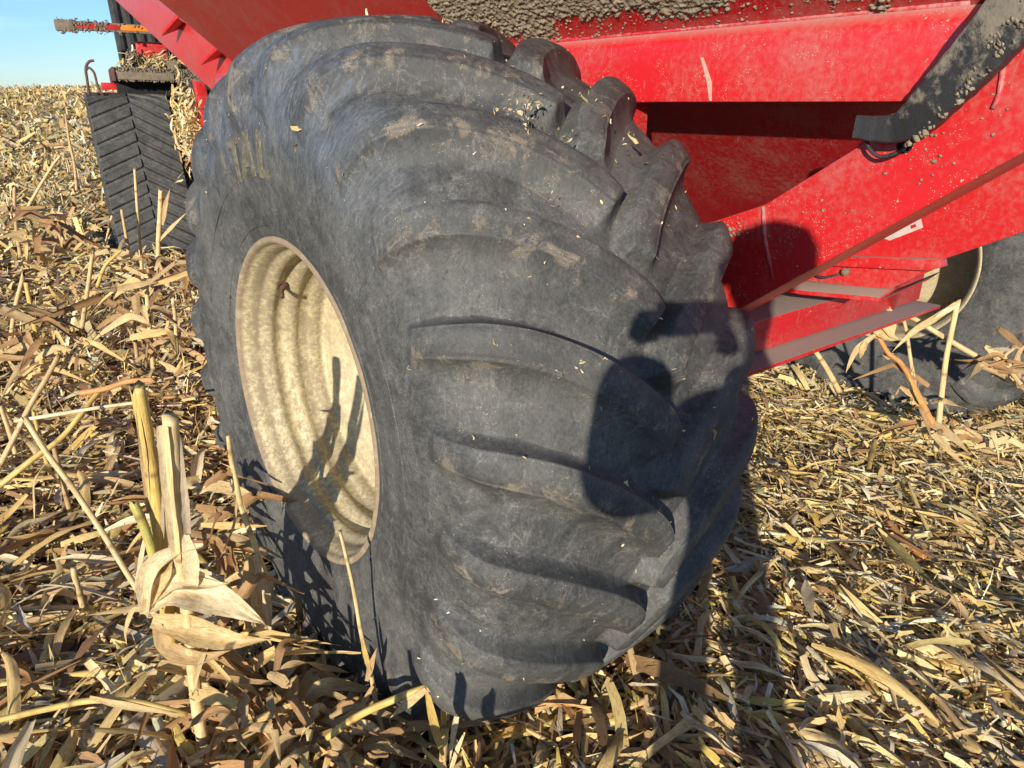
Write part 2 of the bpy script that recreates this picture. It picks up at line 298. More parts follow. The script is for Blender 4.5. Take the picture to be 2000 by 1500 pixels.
# arc length q measured from the crown centre outwards
cr = half[::-1]; qa = np.concatenate([[0], np.cumsum(np.linalg.norm(np.diff(cr, axis=0), axis=1))])
def at_q(q):
    s = np.interp(q, qa, cr[:, 0]); r = np.interp(q, qa, cr[:, 1])
    e = .012; ds = np.interp(q+e, qa, cr[:, 0]) - np.interp(np.maximum(q-e, 0), qa, cr[:, 0]); dr = np.interp(q+e, qa, cr[:, 1]) - np.interp(np.maximum(q-e, 0), qa, cr[:, 1])
    neg = q < 0; s = np.where(neg, S0 - q, s); r = np.where(neg, np.interp(-q, qa, cr[:, 1]), r); ds = np.where(neg, -1, ds); dr = np.where(neg, 0, dr)
    l = np.hypot(ds, dr) + 1e-9
    return s, r, dr/l, -ds/l                        # position and outward normal in (s, r)
def build_wheel(root):
    M_rub = rubber('worn_tyre_rubber', root); M_rim = rim_mat()
    n = 300; th = np.linspace(0, 2*np.pi, n, endpoint=False); m = len(full)
    wob = np.array([[.0022*mnoise.noise(Vector((math.cos(t)*5, math.sin(t)*5, k*.16))) for k in range(m)] for t in th])
    s = full[None, :, 0] + wob*np.sign(full[None, :, 0]-S0)*1.4; r = full[None, :, 1] + wob
    Vv = np.stack([np.broadcast_to(s, (n, m)), r*np.sin(th)[:, None], r*np.cos(th)[:, None]], -1).reshape(-1, 3)
    i, j = np.meshgrid(np.arange(n), np.arange(m-1), indexing='ij'); i2 = (i+1) % n
    Q = np.stack([i*m+j, i2*m+j, i2*m+j+1, i*m+j+1], -1).reshape(-1, 4)
    fast_mesh('tyre', Vv, Q, M_rub, root, True, {'dirt': ('FLOAT', np.zeros(n*m))})
    # fine mould rings on the sidewall
    for rr_, ss in ((.478, -.0145), (.60, -.0295)):
        a = np.linspace(0, 2*np.pi, 160); C_ = np.stack([np.full(160, ss+.002), rr_*np.sin(a), rr_*np.cos(a)], -1)
        vv, ff = tube(C_, .0028, 6, False); mesh('mould_ring', vv, ff, M_rub, root, True, {'dirt': ('FLOAT', np.zeros(len(vv)))})
    # lug: heightfield on the crown, laid out along a curved centre line
    tab = np.array([(.395, 0), (.36, 3.2), (.31, 6.2), (.25, 9.2), (.19, 11.8), (.13, 14.1), (.08, 15.8), (.03, 17.4), (-.012, 18.9)])
    im = int(np.argmin(cr[:, 0])); qc = np.interp(-tab[:, 0], -cr[:im, 0], qa[:im]); wc = np.radians(tab[:, 1])*.93
    cl = crom(np.vstack([np.c_[qc, wc], [qc[-1]+.036, wc[-1]+.010]]), 8)
    d = np.concatenate([[0], np.cumsum(np.linalg.norm(np.diff(cl, axis=0), axis=1))]); U = d[-1]
    us = np.concatenate([-.045 + .045*(np.linspace(0, 1, 9)**.6), np.linspace(.006, U-.004, 44), U + np.linspace(.003, .050, 10)])
    base = np.stack([np.interp(us, d, cl[:, 0]), np.interp(us, d, cl[:, 1])], -1)
    t0 = (cl[1]-cl[0]); t0 /= np.linalg.norm(t0); base[us < 0] = cl[0] + us[us < 0, None]*t0
    t1 = (cl[-1]-cl[-2]); t1 /= np.linalg.norm(t1); base[us > U] = cl[-1] + (us[us > U, None]-U)*t1
    T = np.gradient(base, axis=0); T /= np.linalg.norm(T, axis=1)[:, None]; N = np.stack([-T[:, 1], T[:, 0]], -1)
    if N[20, 1] < 0: N = -N                            # +p is the upper flank
    hw = np.interp(us, [0, .04, .25, U], [.024, .030, .029, .030]); Lu, Ll = .028, .066
    a = np.linspace(0, 1, 12)**1.5; b = np.linspace(0, 1, 10)**1.5
    P = np.concatenate([[-1 - x for x in a[::-1]], [-.86, -.6, -.3, 0, .3, .6, .86], [1 + x for x in b]])
    pm = np.where(P[None] < -1, -hw[:, None] + (P[None]+1)*Ll, np.where(P[None] > 1, hw[:, None] + (P[None]-1)*Lu, P[None]*hw[:, None]))
    pt = base[:, None] + pm[..., None]*N[:, None]
    dp = np.maximum(np.abs(pm) - hw[:, None], 0)/np.where(pm < 0, Ll, Lu)
    du = np.maximum(-us, 0)/.042; de = np.maximum(us - U, 0)/.048
    x = np.clip(np.sqrt(dp**2 + du[:, None]**2 + de[:, None]**2), 0, 1)
    edge = np.minimum((hw[:, None]-np.abs(pm)), np.minimum(us + .0, 9)[:, None])
    h = (1-x)**2.3
    h = h - .09*np.clip(1 - np.maximum(edge, 0)/.012, 0, 1)**2*(x <= 0)     # worn, rounded edge
    q = pt[..., 0]; Hq = np.interp(q, [0, .30, .40, qc[-1], qc[-1]+.05], [.055, .055, .050, .030, .014])
    s_, r_, ns, nr = at_q(q); off = Hq*h - .0015
    s2 = s_ + ns*off; r2 = r_ + nr*off; tt = pt[..., 1]/.93
    dirt = np.where(pm < 0, np.clip(1-np.abs(dp-.12)/.25, 0, 1), 0)*np.clip(us/.05, 0, 1)[:, None] + np.where((pm < 0) & (pm > -hw[:, None]), .7, 0)*np.clip((-pm)/hw[:, None], 0, 1) + .5*np.clip(1-np.abs(dp-.8)/.3, 0, 1)*(pm < 0)
    K, J = pm.shape
    i, j = np.meshgrid(np.arange(K-1), np.arange(J-1), indexing='ij')
    Q = np.stack([i*J+j, (i+1)*J+j, (i+1)*J+j+1, i*J+j+1], -1).reshape(-1, 4)
    def lug_mesh(mirror):
        ss = (2*S0 - s2) if mirror else s2
        Vv = np.stack([ss, r2*np.sin(tt), r2*np.cos(tt)], -1).reshape(-1, 3)
        o = fast_mesh('lug', Vv, Q[:, ::-1] if mirror else Q, M_rub, root, True, {'dirt': ('FLOAT', dirt.ravel())}); return o
    lugs = []
    for mirror, tip in ((False, -66.8), (True, -58.9)):
        o = lug_mesh(mirror); me = o.data
        bm = bmesh.new(); bm.from_mesh(me); bmesh.ops.recalc_face_normals(bm, faces=bm.faces)
        f = max(bm.faces, key=lambda f: Vector((0, f.calc_center_median().y, f.calc_center_median().z)).length)
        if f.normal.dot(Vector((0, f.calc_center_median().y, f.calc_center_median().z))) < 0: bmesh.ops.reverse_faces(bm, faces=bm.faces)
        bm.to_mesh(me); bm.free()
        for k in range(24):
            c = o if k == 0 else o.copy()
            if k: link(c, root)
            c.rotation_euler = (-math.radians(tip + 15*k), 0, 0); lugs.append(c)
    # rim barrel and disc (revolved)
    R = crom(np.array([(.006, .452), (-.006, .447), (-.009, .437), (-.003, .430), (.010, .426), (.022, .419), (.040, .414), (.056, .411), (.068, .399), (.086, .394), (.104, .402), (.122, .402), (.138, .387), (.156, .383), (.174, .391), (.194, .390), (.214, .377), (.238, .377), (.248, .371), (.254, .355), (.258, .335), (.270, .325), (.30, .29), (.325, .24), (.335, .17), (.336, .09), (.336, .002)]), 3)
    n = 160; th = np.linspace(0, 2*np.pi, n, endpoint=False); m = len(R)
    def rev(name, R, mat):
        m = len(R)
        Vv = np.stack([np.broadcast_to(R[None, :, 0], (n, m)), R[None, :, 1]*np.sin(th)[:, None], R[None, :, 1]*np.cos(th)[:, None]], -1).reshape(-1, 3)
        i, j = np.meshgrid(np.arange(n), np.arange(m-1), indexing='ij'); i2 = (i+1) % n
        return fast_mesh(name, Vv, np.stack([i*m+j, i*m+j+1, i2*m+j+1, i2*m+j], -1).reshape(-1, 4), mat, root)
    rev('rim', R, M_rim)
    R2 = crom(np.array([(.345, .002), (.345, .2), (.34, .28), (.30, .365), (.36, .385), (.50, .378), (.62, .386), (.70, .402), (.77, .412), (.795, .426), (.806, .436), (.808, .446), (.79, .452)]), 3)
    rev('inner_rim', R2, M_rim)
    for k in range(8):                                  # wheel bolts on the disc
        a = 2*math.pi*k/8; vv, ff = tube([(.30, .19*math.sin(a), .19*math.cos(a)), (.333, .19*math.sin(a), .19*math.cos(a))], .018, 6)
        mesh('wheel_bolt', vv, ff, M_rust, root, False)
    # valve stem
    a = math.atan2(.285, .235)
    st = [np.array((.118, .405*math.sin(a), .405*math.cos(a))), np.array((.100, .385*math.sin(a), .385*math.cos(a))), np.array((.086, .352*math.sin(a-.03), .352*math.cos(a-.03)))]
    vv, ff = tube(crom(st, 5), [.011, .011, .010, .009, .009, .006, .006, .006, .007, .007, .007], 10); mesh('valve_stem', vv, ff, M_rust, root)
    return M_rub
wheel = empty('wheel'); wheel.parent = cartE
M_rub = build_wheel(wheel)
# worn raised lettering on the sidewall: the end of the word, reading N T A L
def lettering():
    t = NT('worn_lettering'); o = t.obj(); f = t.noise(t.mapping(o, (1, 1, 1)), 60, 6, .75)
    t.set(Base_Color=t.mix(t.ramp(f, .4, .62), (.085, .072, .045), (.165, .145, .105)), Roughness=.8); t.bump(f, .5, .003)
    R0, R1 = .592, .700; sh = lambda r: float(np.interp(r, PROF[2:8, 1], PROF[2:8, 0]))
    def stroke(bm, p0, p1, wd):
        # p = (angle deg, radius) ; a thin raised bar that follows the sidewall
        n = 7; row = []
        a = np.array([math.radians(p0[0])*.65, p0[1]]); b = np.array([math.radians(p1[0])*.65, p1[1]]); d = b-a; d /= np.linalg.norm(d); nn = np.array([-d[1], d[0]])*wd/2
        for i in range(n):
            c = a + (b-a)*i/(n-1)
            for lift, sg in ((.0003, -1), (-.0035, -.8), (-.0035, .8), (.0003, 1)):
                q = c + nn*sg; an = q[0]/.65; r = q[1]; row.append(bm.verts.new((sh(r)+lift, r*math.sin(an), r*math.cos(an))))
        for i in range(n-1):
            for k in range(3): bm.faces.new((row[i*4+k], row[i*4+k+1], row[i*4+4+k+1], row[i*4+4+k]))
        bm.faces.new(row[:4]); bm.faces.new(row[-4:][::-1])
    W_ = .028
    glyphs = [[((24.2, R0+.045), (24.6, R1), W_*.7)],
              [((16.2, R0), (15.6, R1), W_), ((19.0, R1-.008), (12.4, R1-.010), W_*.8)],
              [((12.6, R0), (8.2, R1), W_), ((5.6, R0), (7.6, R1), W_), ((11.6, R0+.032), (6.2, R0+.032), W_*.5)],
              [((1.2, R0), (.6, R1), W_), ((1.2, R0+.012), (-4.2, R0+.010), W_*.75)]]
    for g in glyphs:
        bm = bmesh.new()
        for a, b, wd in g: stroke(bm, a, b, wd)
        bmesh.ops.recalc_face_normals(bm, faces=bm.faces); me = bpy.data.meshes.new('letter'); bm.to_mesh(me); bm.free(); me.materials.append(t.m)
        link(bpy.data.objects.new('letter', me), wheel)
lettering()
# second wheel at the other end of the axle, turned round
w2 = empty('wheel'); w2.parent = cartE; w2.location = (4.22, 0, 0); w2.rotation_euler = (0, 0, math.pi)
for c in [o for o in wheel.children if not o.name.startswith('letter')]:
    k = c.copy(); link(k, w2)
# ---- chassis and hopper (all in s, h, v)
prism('side_rail', [(1.0, 3.45, .775), (1.0, 3.45, .925), (1.022, 3.45, .955), (1.12, 3.45, .955), (1.12, 3.45, .775)], (0, -4.56, 0), M_red, cartE, .008)
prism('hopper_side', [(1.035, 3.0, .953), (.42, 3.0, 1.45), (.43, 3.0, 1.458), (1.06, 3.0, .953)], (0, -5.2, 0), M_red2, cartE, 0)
# weld beads along the fold above the rail
wv = []
C_ = np.array([(1.028+.002*random.random(), h, .958+.002*random.random()) for h in np.linspace(.6, -1.075, 120)])
rad = .006 + .004*np.array([max(0, mnoise.noise(Vector((h*4.2, 0, 3)))) for h in np.linspace(.6, -1.075, 120)])*2
vv, ff = tube(C_, rad, 8); mesh('weld_bead', vv, ff, M_weld, cartE)
# front side plate, its rib and gussets
prism('front_plate', hv([(3.445, .815), (6.2, 1.72), (7.2, 2.6), (4.9, 2.4), (2.2, .93), (2.2, .80)], 1.02), (.03, 0, 0), M_red, cartE, .004)
prism('front_rib', hv([(2.3, .885), (2.87, 1.03), (4.65, 1.50), (6.2, 1.93), (6.0, 1.99), (4.2, 1.50), (2.74, 1.105), (2.3, .98)], .955), (.062, 0, 0), M_red, cartE, .006)
for h0, v0 in ((3.98, 1.20), (3.18, .985)):
    prism('gusset', [(.90, h0+.20, v0+.01), (1.018, h0+.18, v0+.06), (1.018, h0-.16, v0+.135), (.955, h0-.10, v0+.12)], (0, -.03, .035), M_red, cartE, .003)
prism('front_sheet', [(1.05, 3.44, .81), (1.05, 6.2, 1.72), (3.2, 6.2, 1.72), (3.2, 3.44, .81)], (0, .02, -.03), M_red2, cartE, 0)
prism('front_post', hv([(5.95, .98), (6.05, 1.0), (6.0, .2), (5.78, .2)], 1.62), (.09, 0, 0), M_red, cartE, .006)
boxm('hitch_beam', (1.72, 3.0, -.05), (2.05, 7.0, .2), M_red2, cartE, .01)
# hopper floor slope seen through the opening, window post
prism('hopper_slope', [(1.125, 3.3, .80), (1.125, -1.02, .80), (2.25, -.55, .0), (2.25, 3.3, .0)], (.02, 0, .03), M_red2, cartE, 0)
prism('window_post', hv([(-.10, .782), (-.185, .782), (-.19, .40), (-.10, .40)], 1.005), (.11, 0, 0), M_red, cartE, .005)
# sloping leg
prism('frame_leg', hv([(.10, .24), (-.566, .477), (-.707, .534), (-.929, .688), (-1.045, .772), (-1.115, .772), (-1.115, .945), (-1.16, 1.02), (-1.6, 1.35), (-1.9, 1.35), (-1.9, 1.20), (-1.241, .682), (-.672, .252), (-.30, -.03), (.10, -.10)], .985), (.13, 0, 0), M_red, cartE, .006)
vv, ff = tube([(.983, -.704, .528), (.982, -.724, .445), (.983, -.761, .352)], [.005, .006, .003], 8); mesh('weld_bead', vv, ff, M_weld, cartE)
vv, ff = tube([(.983, -1.176, .838), (.983, -1.18, .79), (.983, -1.175, .763)], .005, 8); mesh('weld_bead', vv, ff, M_weld, cartE)
vv, ff = tube([(.9835, -1.022, .689), (.99, -1.022, .689)], .017, 16); mesh('cable_hole_shade', vv, ff, M_dark, cartE, False)  # near-black disc on the leg, painted as the shade inside a hole
# rear bottom sheet of the hopper with fold lines
A_ = lambda h, v, s=1.45: (s, h, v)
prism('rear_sheet', [A_(-.66, .338), A_(-.732, .356), A_(-.976, .384), A_(-1.147, .481), A_(-1.45, .66), A_(-1.45, 1.0), A_(-.62, .55)], (.03, 0, 0), M_red, cartE, .004)
prism('fold_strip', [A_(-.60, .312, 1.425), A_(-.667, .318, 1.425), A_(-.955, .352, 1.425), A_(-.985, .366, 1.425), A_(-.976, .386, 1.425), A_(-.732, .357, 1.425), A_(-.60, .338, 1.425)], (.05, 0, 0), M_red, cartE, .003)
prism('trough_side', [A_(-.575, .255), A_(-.600, .314), A_(-.667, .318), A_(-.955, .352), A_(-.856, .279), A_(-.76, .268)], (.02, 0, 0), M_red, cartE, .003)
prism('trough_floor', [(1.40, -.50, .232), (1.40, -.62, .236), (1.40, -.852, .262), (1.47, -.862, .284), (1.47, -.60, .262), (1.47, -.50, .25)], (0, 0, -.014), M_red, cartE, .003)
prism('trough_lip', [(1.392, -.852, .250), (1.44, -.965, .335), (1.475, -.972, .350), (1.475, -.868, .28)], (0, .012, -.012), M_red, cartE, .003)
mesh('decal', [(1.446, -.793, .423), (1.446, -.90, .487), (1.446, -.911, .462), (1.446, -.829, .415)], [(0, 1, 2, 3)], M_white, cartE, False)
mesh('decal_mark', [(1.444, -.878, .463), (1.444, -.890, .470), (1.444, -.894, .462), (1.444, -.882, .455)], [(0, 1, 2, 3)], M_redrefl, cartE, False)
vv, ff = tube(crom([(1.43, -.60, .30), (1.42, -.66, .283), (1.43, -.71, .30)], 6), .004, 8); mesh('hose', vv, ff, M_wire, cartE)
vv, ff = tube([(1.46, -.722, .308), (1.43, -.722, .308)], .011, 8); mesh('bolt', vv, ff, M_mudd, cartE)
# cross beam parallel to the axle
boxm('cross_beam', (.92, -.57, .045), (2.42, -.20, .152), M_red, cartE, .006)
boxm('beam_flange', (.92, -.655, .026), (2.42, -.10, .040), M_red, cartE, .004)
vv, ff = tube([(.34, 0, 0), (3.87, 0, 0)], .09, 16); mesh('axle', vv, ff, M_red2, cartE)
boxm('under_frame', (1.15, -.1, .05), (1.4, 1.5, .3), M_red2, cartE, .01)
M_scr = rough_mat('scraped_dust', (.50, .36, .28), (.56, .24, .20), 120, .8, .1, .001)
for px_ in ([(-.452, .885), (-.462, .884), (-.497, .824), (-.502, .778), (-.494, .779), (-.480, .825)],):
    mesh('scrape_mark', [(.9985, h, v) for h, v in px_], [(0, 1, 2, 5), (5, 2, 3, 4)], M_scr, cartE, False)
# mud-caked rubber bar hooked to the frame, with its wire
def strap():
    P = np.array([(.945, -.935, .724), (.94, -.985, .7215), (.93, -1.030, .725), (.91, -1.072, .747), (.89, -1.112, .787), (.87, -1.158, .836), (.85, -1.206, .892), (.83, -1.26, .957), (.82, -1.36, 1.08)])
    C_ = crom(P, 10); T = np.gradient(C_, axis=0); T /= np.linalg.norm(T, axis=1)[:, None]
    n = len(C_); vv = []; al = []
    prof = [(-.5, -.42), (-.44, -.5), (.44, -.5), (.5, -.42), (.5, .42), (.44, .5), (-.44, .5), (-.5, .42)]
    for i in range(n):
        t = T[i]; nrm = np.array([-1, 0, 0.]); nrm = nrm - t*(nrm@t); nrm /= np.linalg.norm(nrm); b = np.cross(t, nrm)
        wd = np.interp(i/n, [0, .1, .25, .42, .8, 1], [.046, .050, .058, .078, .100, .104]); tk = .036
        for a, c in prof:
            vv.append(C_[i] + b*a*wd + nrm*c*tk + np.array([mnoise.noise(Vector(C_[i]*40)+Vector((a, c, 0)))*.0025]*3)); al.append(np.clip((i/n-.35)*1.2, -.6, .6) - a*.55)
    k = 8; ff = [(i*k+j, i*k+(j+1) % k, (i+1)*k+(j+1) % k, (i+1)*k+j) for i in range(n-1) for j in range(k)] + [tuple(range(k)), tuple((n-1)*k+j for j in range(k))[::-1]]
    o = mesh('rubber_bar', vv, ff, strap_mat(), cartE, True, {'along': ('FLOAT', al)})
    bm = bmesh.new(); bm.from_mesh(o.data); bmesh.ops.recalc_face_normals(bm, faces=bm.faces); bm.to_mesh(o.data); bm.free(); o.data.set_sharp_from_angle(angle=math.radians(28))
    # mud lumps down its lower edge
    L_ = []
    for q in range(5200):
        i = int(n*np.clip(.30 + .7*random.random()**.8, 0, .99)); t = T[i]; nrm = np.array([-1, 0, 0.]); nrm -= t*(nrm@t); nrm /= np.linalg.norm(nrm); b = np.cross(t, nrm)
        side = np.interp(i/n, [.3, .6, 1], [.50, .1, -.35]); a = side + (.52-side)*random.random()**.75
        if mnoise.noise(Vector((i*.35, a*4, 3))) + mnoise.noise(Vector((i*1.3, a*14, 8)))*.6 < .12: continue
        L_.append((C_[i] + b*(-1 if b[2] > 0 else 1)*a*.078 + nrm*.0165, 0.0012+.0038*random.random()**2.5))
    return lumps('mud_cake', L_, M_mud, cartE, flat=(.45, 1.3, 1.3))
ICO = None
def lumps(name, L_, mat, parent, flat=(1, 1, 1), nrm=None):
    """many small irregular clods in one mesh"""
    bm = bmesh.new(); bmesh.ops.create_icosphere(bm, subdivisions=1, radius=1); bv = np.array([v.co[:] for v in bm.verts]); bf = np.array([[v.index for v in f.verts] for f in bm.faces]); bm.free()
    n = len(L_); C_ = np.array([l[0] for l in L_]); R_ = np.array([l[1] for l in L_])
    j = rng.uniform(.4, 1.45, (n, len(bv), 1)); sc = rng.uniform(.7, 1.4, (n, 1, 3))*np.array(flat)
    Vv = (C_[:, None] + bv[None]*R_[:, None, None]*j*sc).reshape(-1, 3); Fc = (bf[None] + (np.arange(n)*len(bv))[:, None, None]).reshape(-1, 3)
    o = mesh(name, Vv, Fc, mat, parent, True); tag(o, kind='stuff'); return o
strap()
L_ = [(np.array([.984, -.585 + random.gauss(0, .012) - .3*k, .435 + random.gauss(0, .011) + .2*k]), .0015+.004*random.random()**2) for k in (0, 0, 0, .1, .2) for _ in range(16)]
L_ += [(np.array([.984, random.uniform(-1.2, -.62), 0]) , .001+.0024*random.random()**3) for _ in range(130)]
L_ = [(c if c[2] else np.array([.984, c[1], random.uniform(.30 - (c[1]+.65)*.74, .44 - (c[1]+.65)*.70)]), r) for c, r in L_]
lumps('mud_spots', L_, M_mud, cartE, (.4, 1.4, 1))
vv, ff = tube(crom([(.95, -.952, .705), (.95, -.965, .679), (.95, -.994, .665), (.955, -1.031, .680), (.984, -1.022, .689)], 6), .0042, 8); mesh('wire_loop', vv, ff, M_wire, cartE)
# mud thrown on to the hopper side by the tyre: a caked sheet plus clods
def hopper_mud():
    nrm = np.array([-.797/1.0, 0, -.604]); nrm = np.array([-(1.45-.953), 0, -(1.035-.42)]); nrm /= np.linalg.norm(nrm)
    dv = np.array([.42-1.035, 0, 1.45-.953]); Ld = np.linalg.norm(dv); dv /= Ld
    nu, nv_ = 560, 130; hs = np.linspace(.62, -1.06, nu); ws = np.linspace(.004, .34, nv_)
    hgt = np.zeros((nu, nv_))
    for i, h in enumerate(hs):
        lo = np.interp(h, [-1.06, -.8, -.5, -.2, .1, .6], [.115, .065, .045, .045, .050, .050])
        for j, q in enumerate(ws):
            big = mnoise.noise(Vector((h*5, q*9, 1.7))); cl = mnoise.fractal(Vector((h*48, q*80, 4)), .6, 2.1, 5); tail = mnoise.noise(Vector((h*60+q*18, q*16, 9)))
            k = (q - lo)/.05 + big*1.5 + cl*.9 + tail*.5 - np.interp(h, [-1.06, -.75, -.3, 0], [1.2, .5, .15, 0])
            hgt[i, j] = np.clip(k, 0, 1.2)*(.0025 + .0055*max(0, cl+.3)) if k > .12 else -1
    P = np.array([1.035, 0, .953]) + nrm*.0008 + np.stack([np.zeros((nu, nv_)), np.broadcast_to(hs[:, None], (nu, nv_)), np.zeros((nu, nv_))], -1) + ws[None, :, None]*dv + np.maximum(hgt, -.0005)[..., None]*nrm
    i, j = np.meshgrid(np.arange(nu-1), np.arange(nv_-1), indexing='ij')
    Q = np.stack([i*nv_+j, i*nv_+j+1, (i+1)*nv_+j+1, (i+1)*nv_+j], -1).reshape(-1, 4)
    hh = hgt.reshape(-1); keep = (hh[Q] > 0).sum(1) >= 2; Q = Q[keep]
    used, inv = np.unique(Q, return_inverse=True)
    o = fast_mesh('mud_sheet', P.reshape(-1, 3)[used], inv.reshape(-1, 4), M_mud, cartE); tag(o, kind='stuff')
    L_ = []
    for q in range(900):
        h = random.uniform(-1.06, .6); ww = abs(random.gauss(0, .09)) + .004; r = .0008 + .0032*random.random()**4
        L_.append((np.array([1.035, h, .953]) + dv*ww + nrm*r*.3, r))
    for h, ww in ((-.985, .085), (-.90, .025), (-1.03, .16), (-.84, .17)):
        for q in range(26): L_.append((np.array([1.035, h+random.gauss(0, .009), .953]) + dv*(ww+random.gauss(0, .009)) + nrm*random.random()*.007, .002+.004*random.random()))
    lumps('mud_spatter', L_, M_mud, cartE, (.6, 1.5, .9))
hopper_mud()
# ================================================================== tractor
MT = MC @ Matrix.Translation((1.2, 7, 0)) @ Matrix.Rotation(math.radians(-9), 4, 'Z') @ Matrix.Translation((-1.2, -7, 0))
tr = tag(empty('tractor', MT), 'red and black tracked tractor ahead of the cart, rear caked in mud', 'tractor')
def track():
    t = empty('track'); t.parent = tr
    rub = rubber('track_rubber', tr, .75)
    P = np.array([(6.62, -.86), (6.46, -.72), (6.47, -.52), (6.72, .14), (6.94, .72), (7.06, .83), (7.25, .85), (8.0, .85), (8.25, .74), (8.9, -.45), (8.95, -.7), (8.8, -.86)])
    loop = crom(np.vstack([P, P[:1]]), 8)[:-1]; n = len(loop)
    T = np.roll(loop, -1, 0) - np.roll(loop, 1, 0); T /= np.linalg.norm(T, axis=1)[:, None]; N = np.stack([-T[:, 1], T[:, 0]], -1)
    cen = loop.mean(0); N[((loop-cen)*N).sum(1) < 0] *= -1
    s0, s1 = .85, 1.615
    ssh = lambda v: .05*(.84 - v)/1.6                      # the track leans a little
    def ring(off, s): return np.stack([s + ssh(loop[:, 1]), loop[:, 0]+N[:, 0]*off, loop[:, 1]+N[:, 1]*off], -1)
    rows = [ring(-.05, s0), ring(-.004, s0), ring(0, s0+.02), ring(.004, (s0+s1)/2), ring(0, s1-.02), ring(-.004, s1), ring(-.05, s1)]
    Vv = np.array(rows).reshape(-1, 3); ff = [(a*n+i, a*n+(i+1) % n, ((a+1) % 7)*n+(i+1) % n, ((a+1) % 7)*n+i) for a in range(7) for i in range(n)]
    o = mesh('belt', Vv, ff, rub, t, True, {'dirt': ('FLOAT', np.zeros(len(Vv)))})
    # chevron lugs as separate bars
    d = np.concatenate([[0], np.cumsum(np.linalg.norm(np.diff(np.vstack([loop, loop[:1]]), axis=0), axis=1))]); Lt = d[-1]; ext = np.vstack([loop, loop[:1]])
    Ne = np.vstack([N, N[:1]])
    def on(q, s, off):
        q = q % Lt; p = np.array([np.interp(q, d, ext[:, 0]), np.interp(q, d, ext[:, 1])]); nn = np.array([np.interp(q, d, Ne[:, 0]), np.interp(q, d, Ne[:, 1])])
        return (s + ssh(p[1]), p[0]+nn[0]*off, p[1]+nn[1]*off)
    sm = (s0+s1)/2
    for k in range(19):
        qb = .12 + k*.134
        for side in (0, 1):
            vv = []; m = 7
            for i in range(m):
                u = i/(m-1); s = (sm-.004 - u*(sm-s0-.006)) if side == 0 else (sm+.006 + u*(s1-sm-.010)); q = qb + (.0 if side == 0 else .045) - u*(.17 if side == 0 else .23)
                hw_ = .044 - .006*u
                for a, off in ((-hw_-.014, -.002), (-hw_, .026), (hw_*.7, .026), (hw_+.012, -.002)): vv.append(on(q+a, s, off))
            ff = [(i*4+j, i*4+j+1, i*4+5+j, i*4+4+j) for i in range(m-1) for j in range(3)] + [(0, 1, 2, 3), (m*4-4, m*4-1, m*4-2, m*4-3)]
            o = mesh('track_lug', vv, ff, rub, t, False, {'dirt': ('FLOAT', np.zeros(len(vv)))})
            bm = bmesh.new(); bm.from_mesh(o.data); bmesh.ops.recalc_face_normals(bm, faces=bm.faces); bmesh.ops.bevel(bm, geom=[e for e in bm.edges if e.calc_face_angle(0) > .5], offset=.006, segments=1, affect='EDGES'); bm.to_mesh(o.data); bm.free()
    for h, v, r in ((6.86, -.5, .30), (8.55, -.5, .30), (7.7, .38, .42)):
        vv, ff = tube([(.95, h, v), (1.53, h, v)], r, 24); mesh('track_wheel', vv, ff, M_black, t)
track()
boxm('fender', (1.155, 6.95, .985), (2.1, 7.75, 1.11), M_black, tr, .02)
boxm('fender_step', (1.17, 6.93, 1.00), (1.70, 6.949, 1.075), M_mudd, tr, .008)
boxm('fender_end', (1.125, 6.94, .985), (1.153, 7.7, 1.12), M_rust, tr, .01)
L_ = [(np.array([random.uniform(1.17, 1.95), 6.945, random.uniform(.988, 1.11)]), .004+.010*random.random()**2) for _ in range(900)] + [(np.array([random.uniform(1.16, 1.95), random.uniform(6.96, 7.2), 1.112]), .004+.010*random.random()**2) for _ in range(420)]
lumps('fender_mud', L_, M_mudd, tr, (1, .45, 1))
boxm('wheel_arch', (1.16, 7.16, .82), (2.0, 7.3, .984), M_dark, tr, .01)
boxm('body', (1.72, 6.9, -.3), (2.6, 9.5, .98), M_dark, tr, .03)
boxm('arch_side', (1.80, 6.62, .58), (1.86, 6.9, .98), M_black, tr, .01)
# ribbed dark column of the cab corner
bm_pts = []
xs = np.linspace(1.26, 1.75, 15); ys = [7.62 + (.03 if i % 3 == 0 else 0) for i in range(15)]
prism('cab_post', [(x, y, 1.1) for x, y in zip(xs, ys)] + [(1.75, 7.95, 1.1), (1.27, 7.95, 1.1)], (-.05, .1, 1.7), M_black, tr, 0)
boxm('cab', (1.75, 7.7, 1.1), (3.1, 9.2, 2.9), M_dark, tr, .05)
boxm('red_panel', (1.40, 7.22, 1.19), (1.70, 7.32, 1.385), M_red, tr, .02)
boxm('panel_edge', (1.365, 7.24, 1.18), (1.396, 7.34, 1.36), M_black, tr, .006)
# lamp
boxm('lamp', (1.285, 7.05, 1.175), (1.395, 7.17, 1.275), M_mudd, tr, .028)
lumps('lamp_mud', [(np.array([1.34+random.gauss(0, .03), 7.045, 1.225+random.gauss(0, .028)]), .006+.008*random.random()) for _ in range(60)], M_mudd, tr, (1, .4, 1))
boxm('lamp_stem', (1.325, 7.09, 1.11), (1.355, 7.13, 1.174), M_black, tr, .004)
boxm('dark_box', (1.66, 7.0, 1.115), (1.76, 7.08, 1.2), M_mudd, tr, .008)
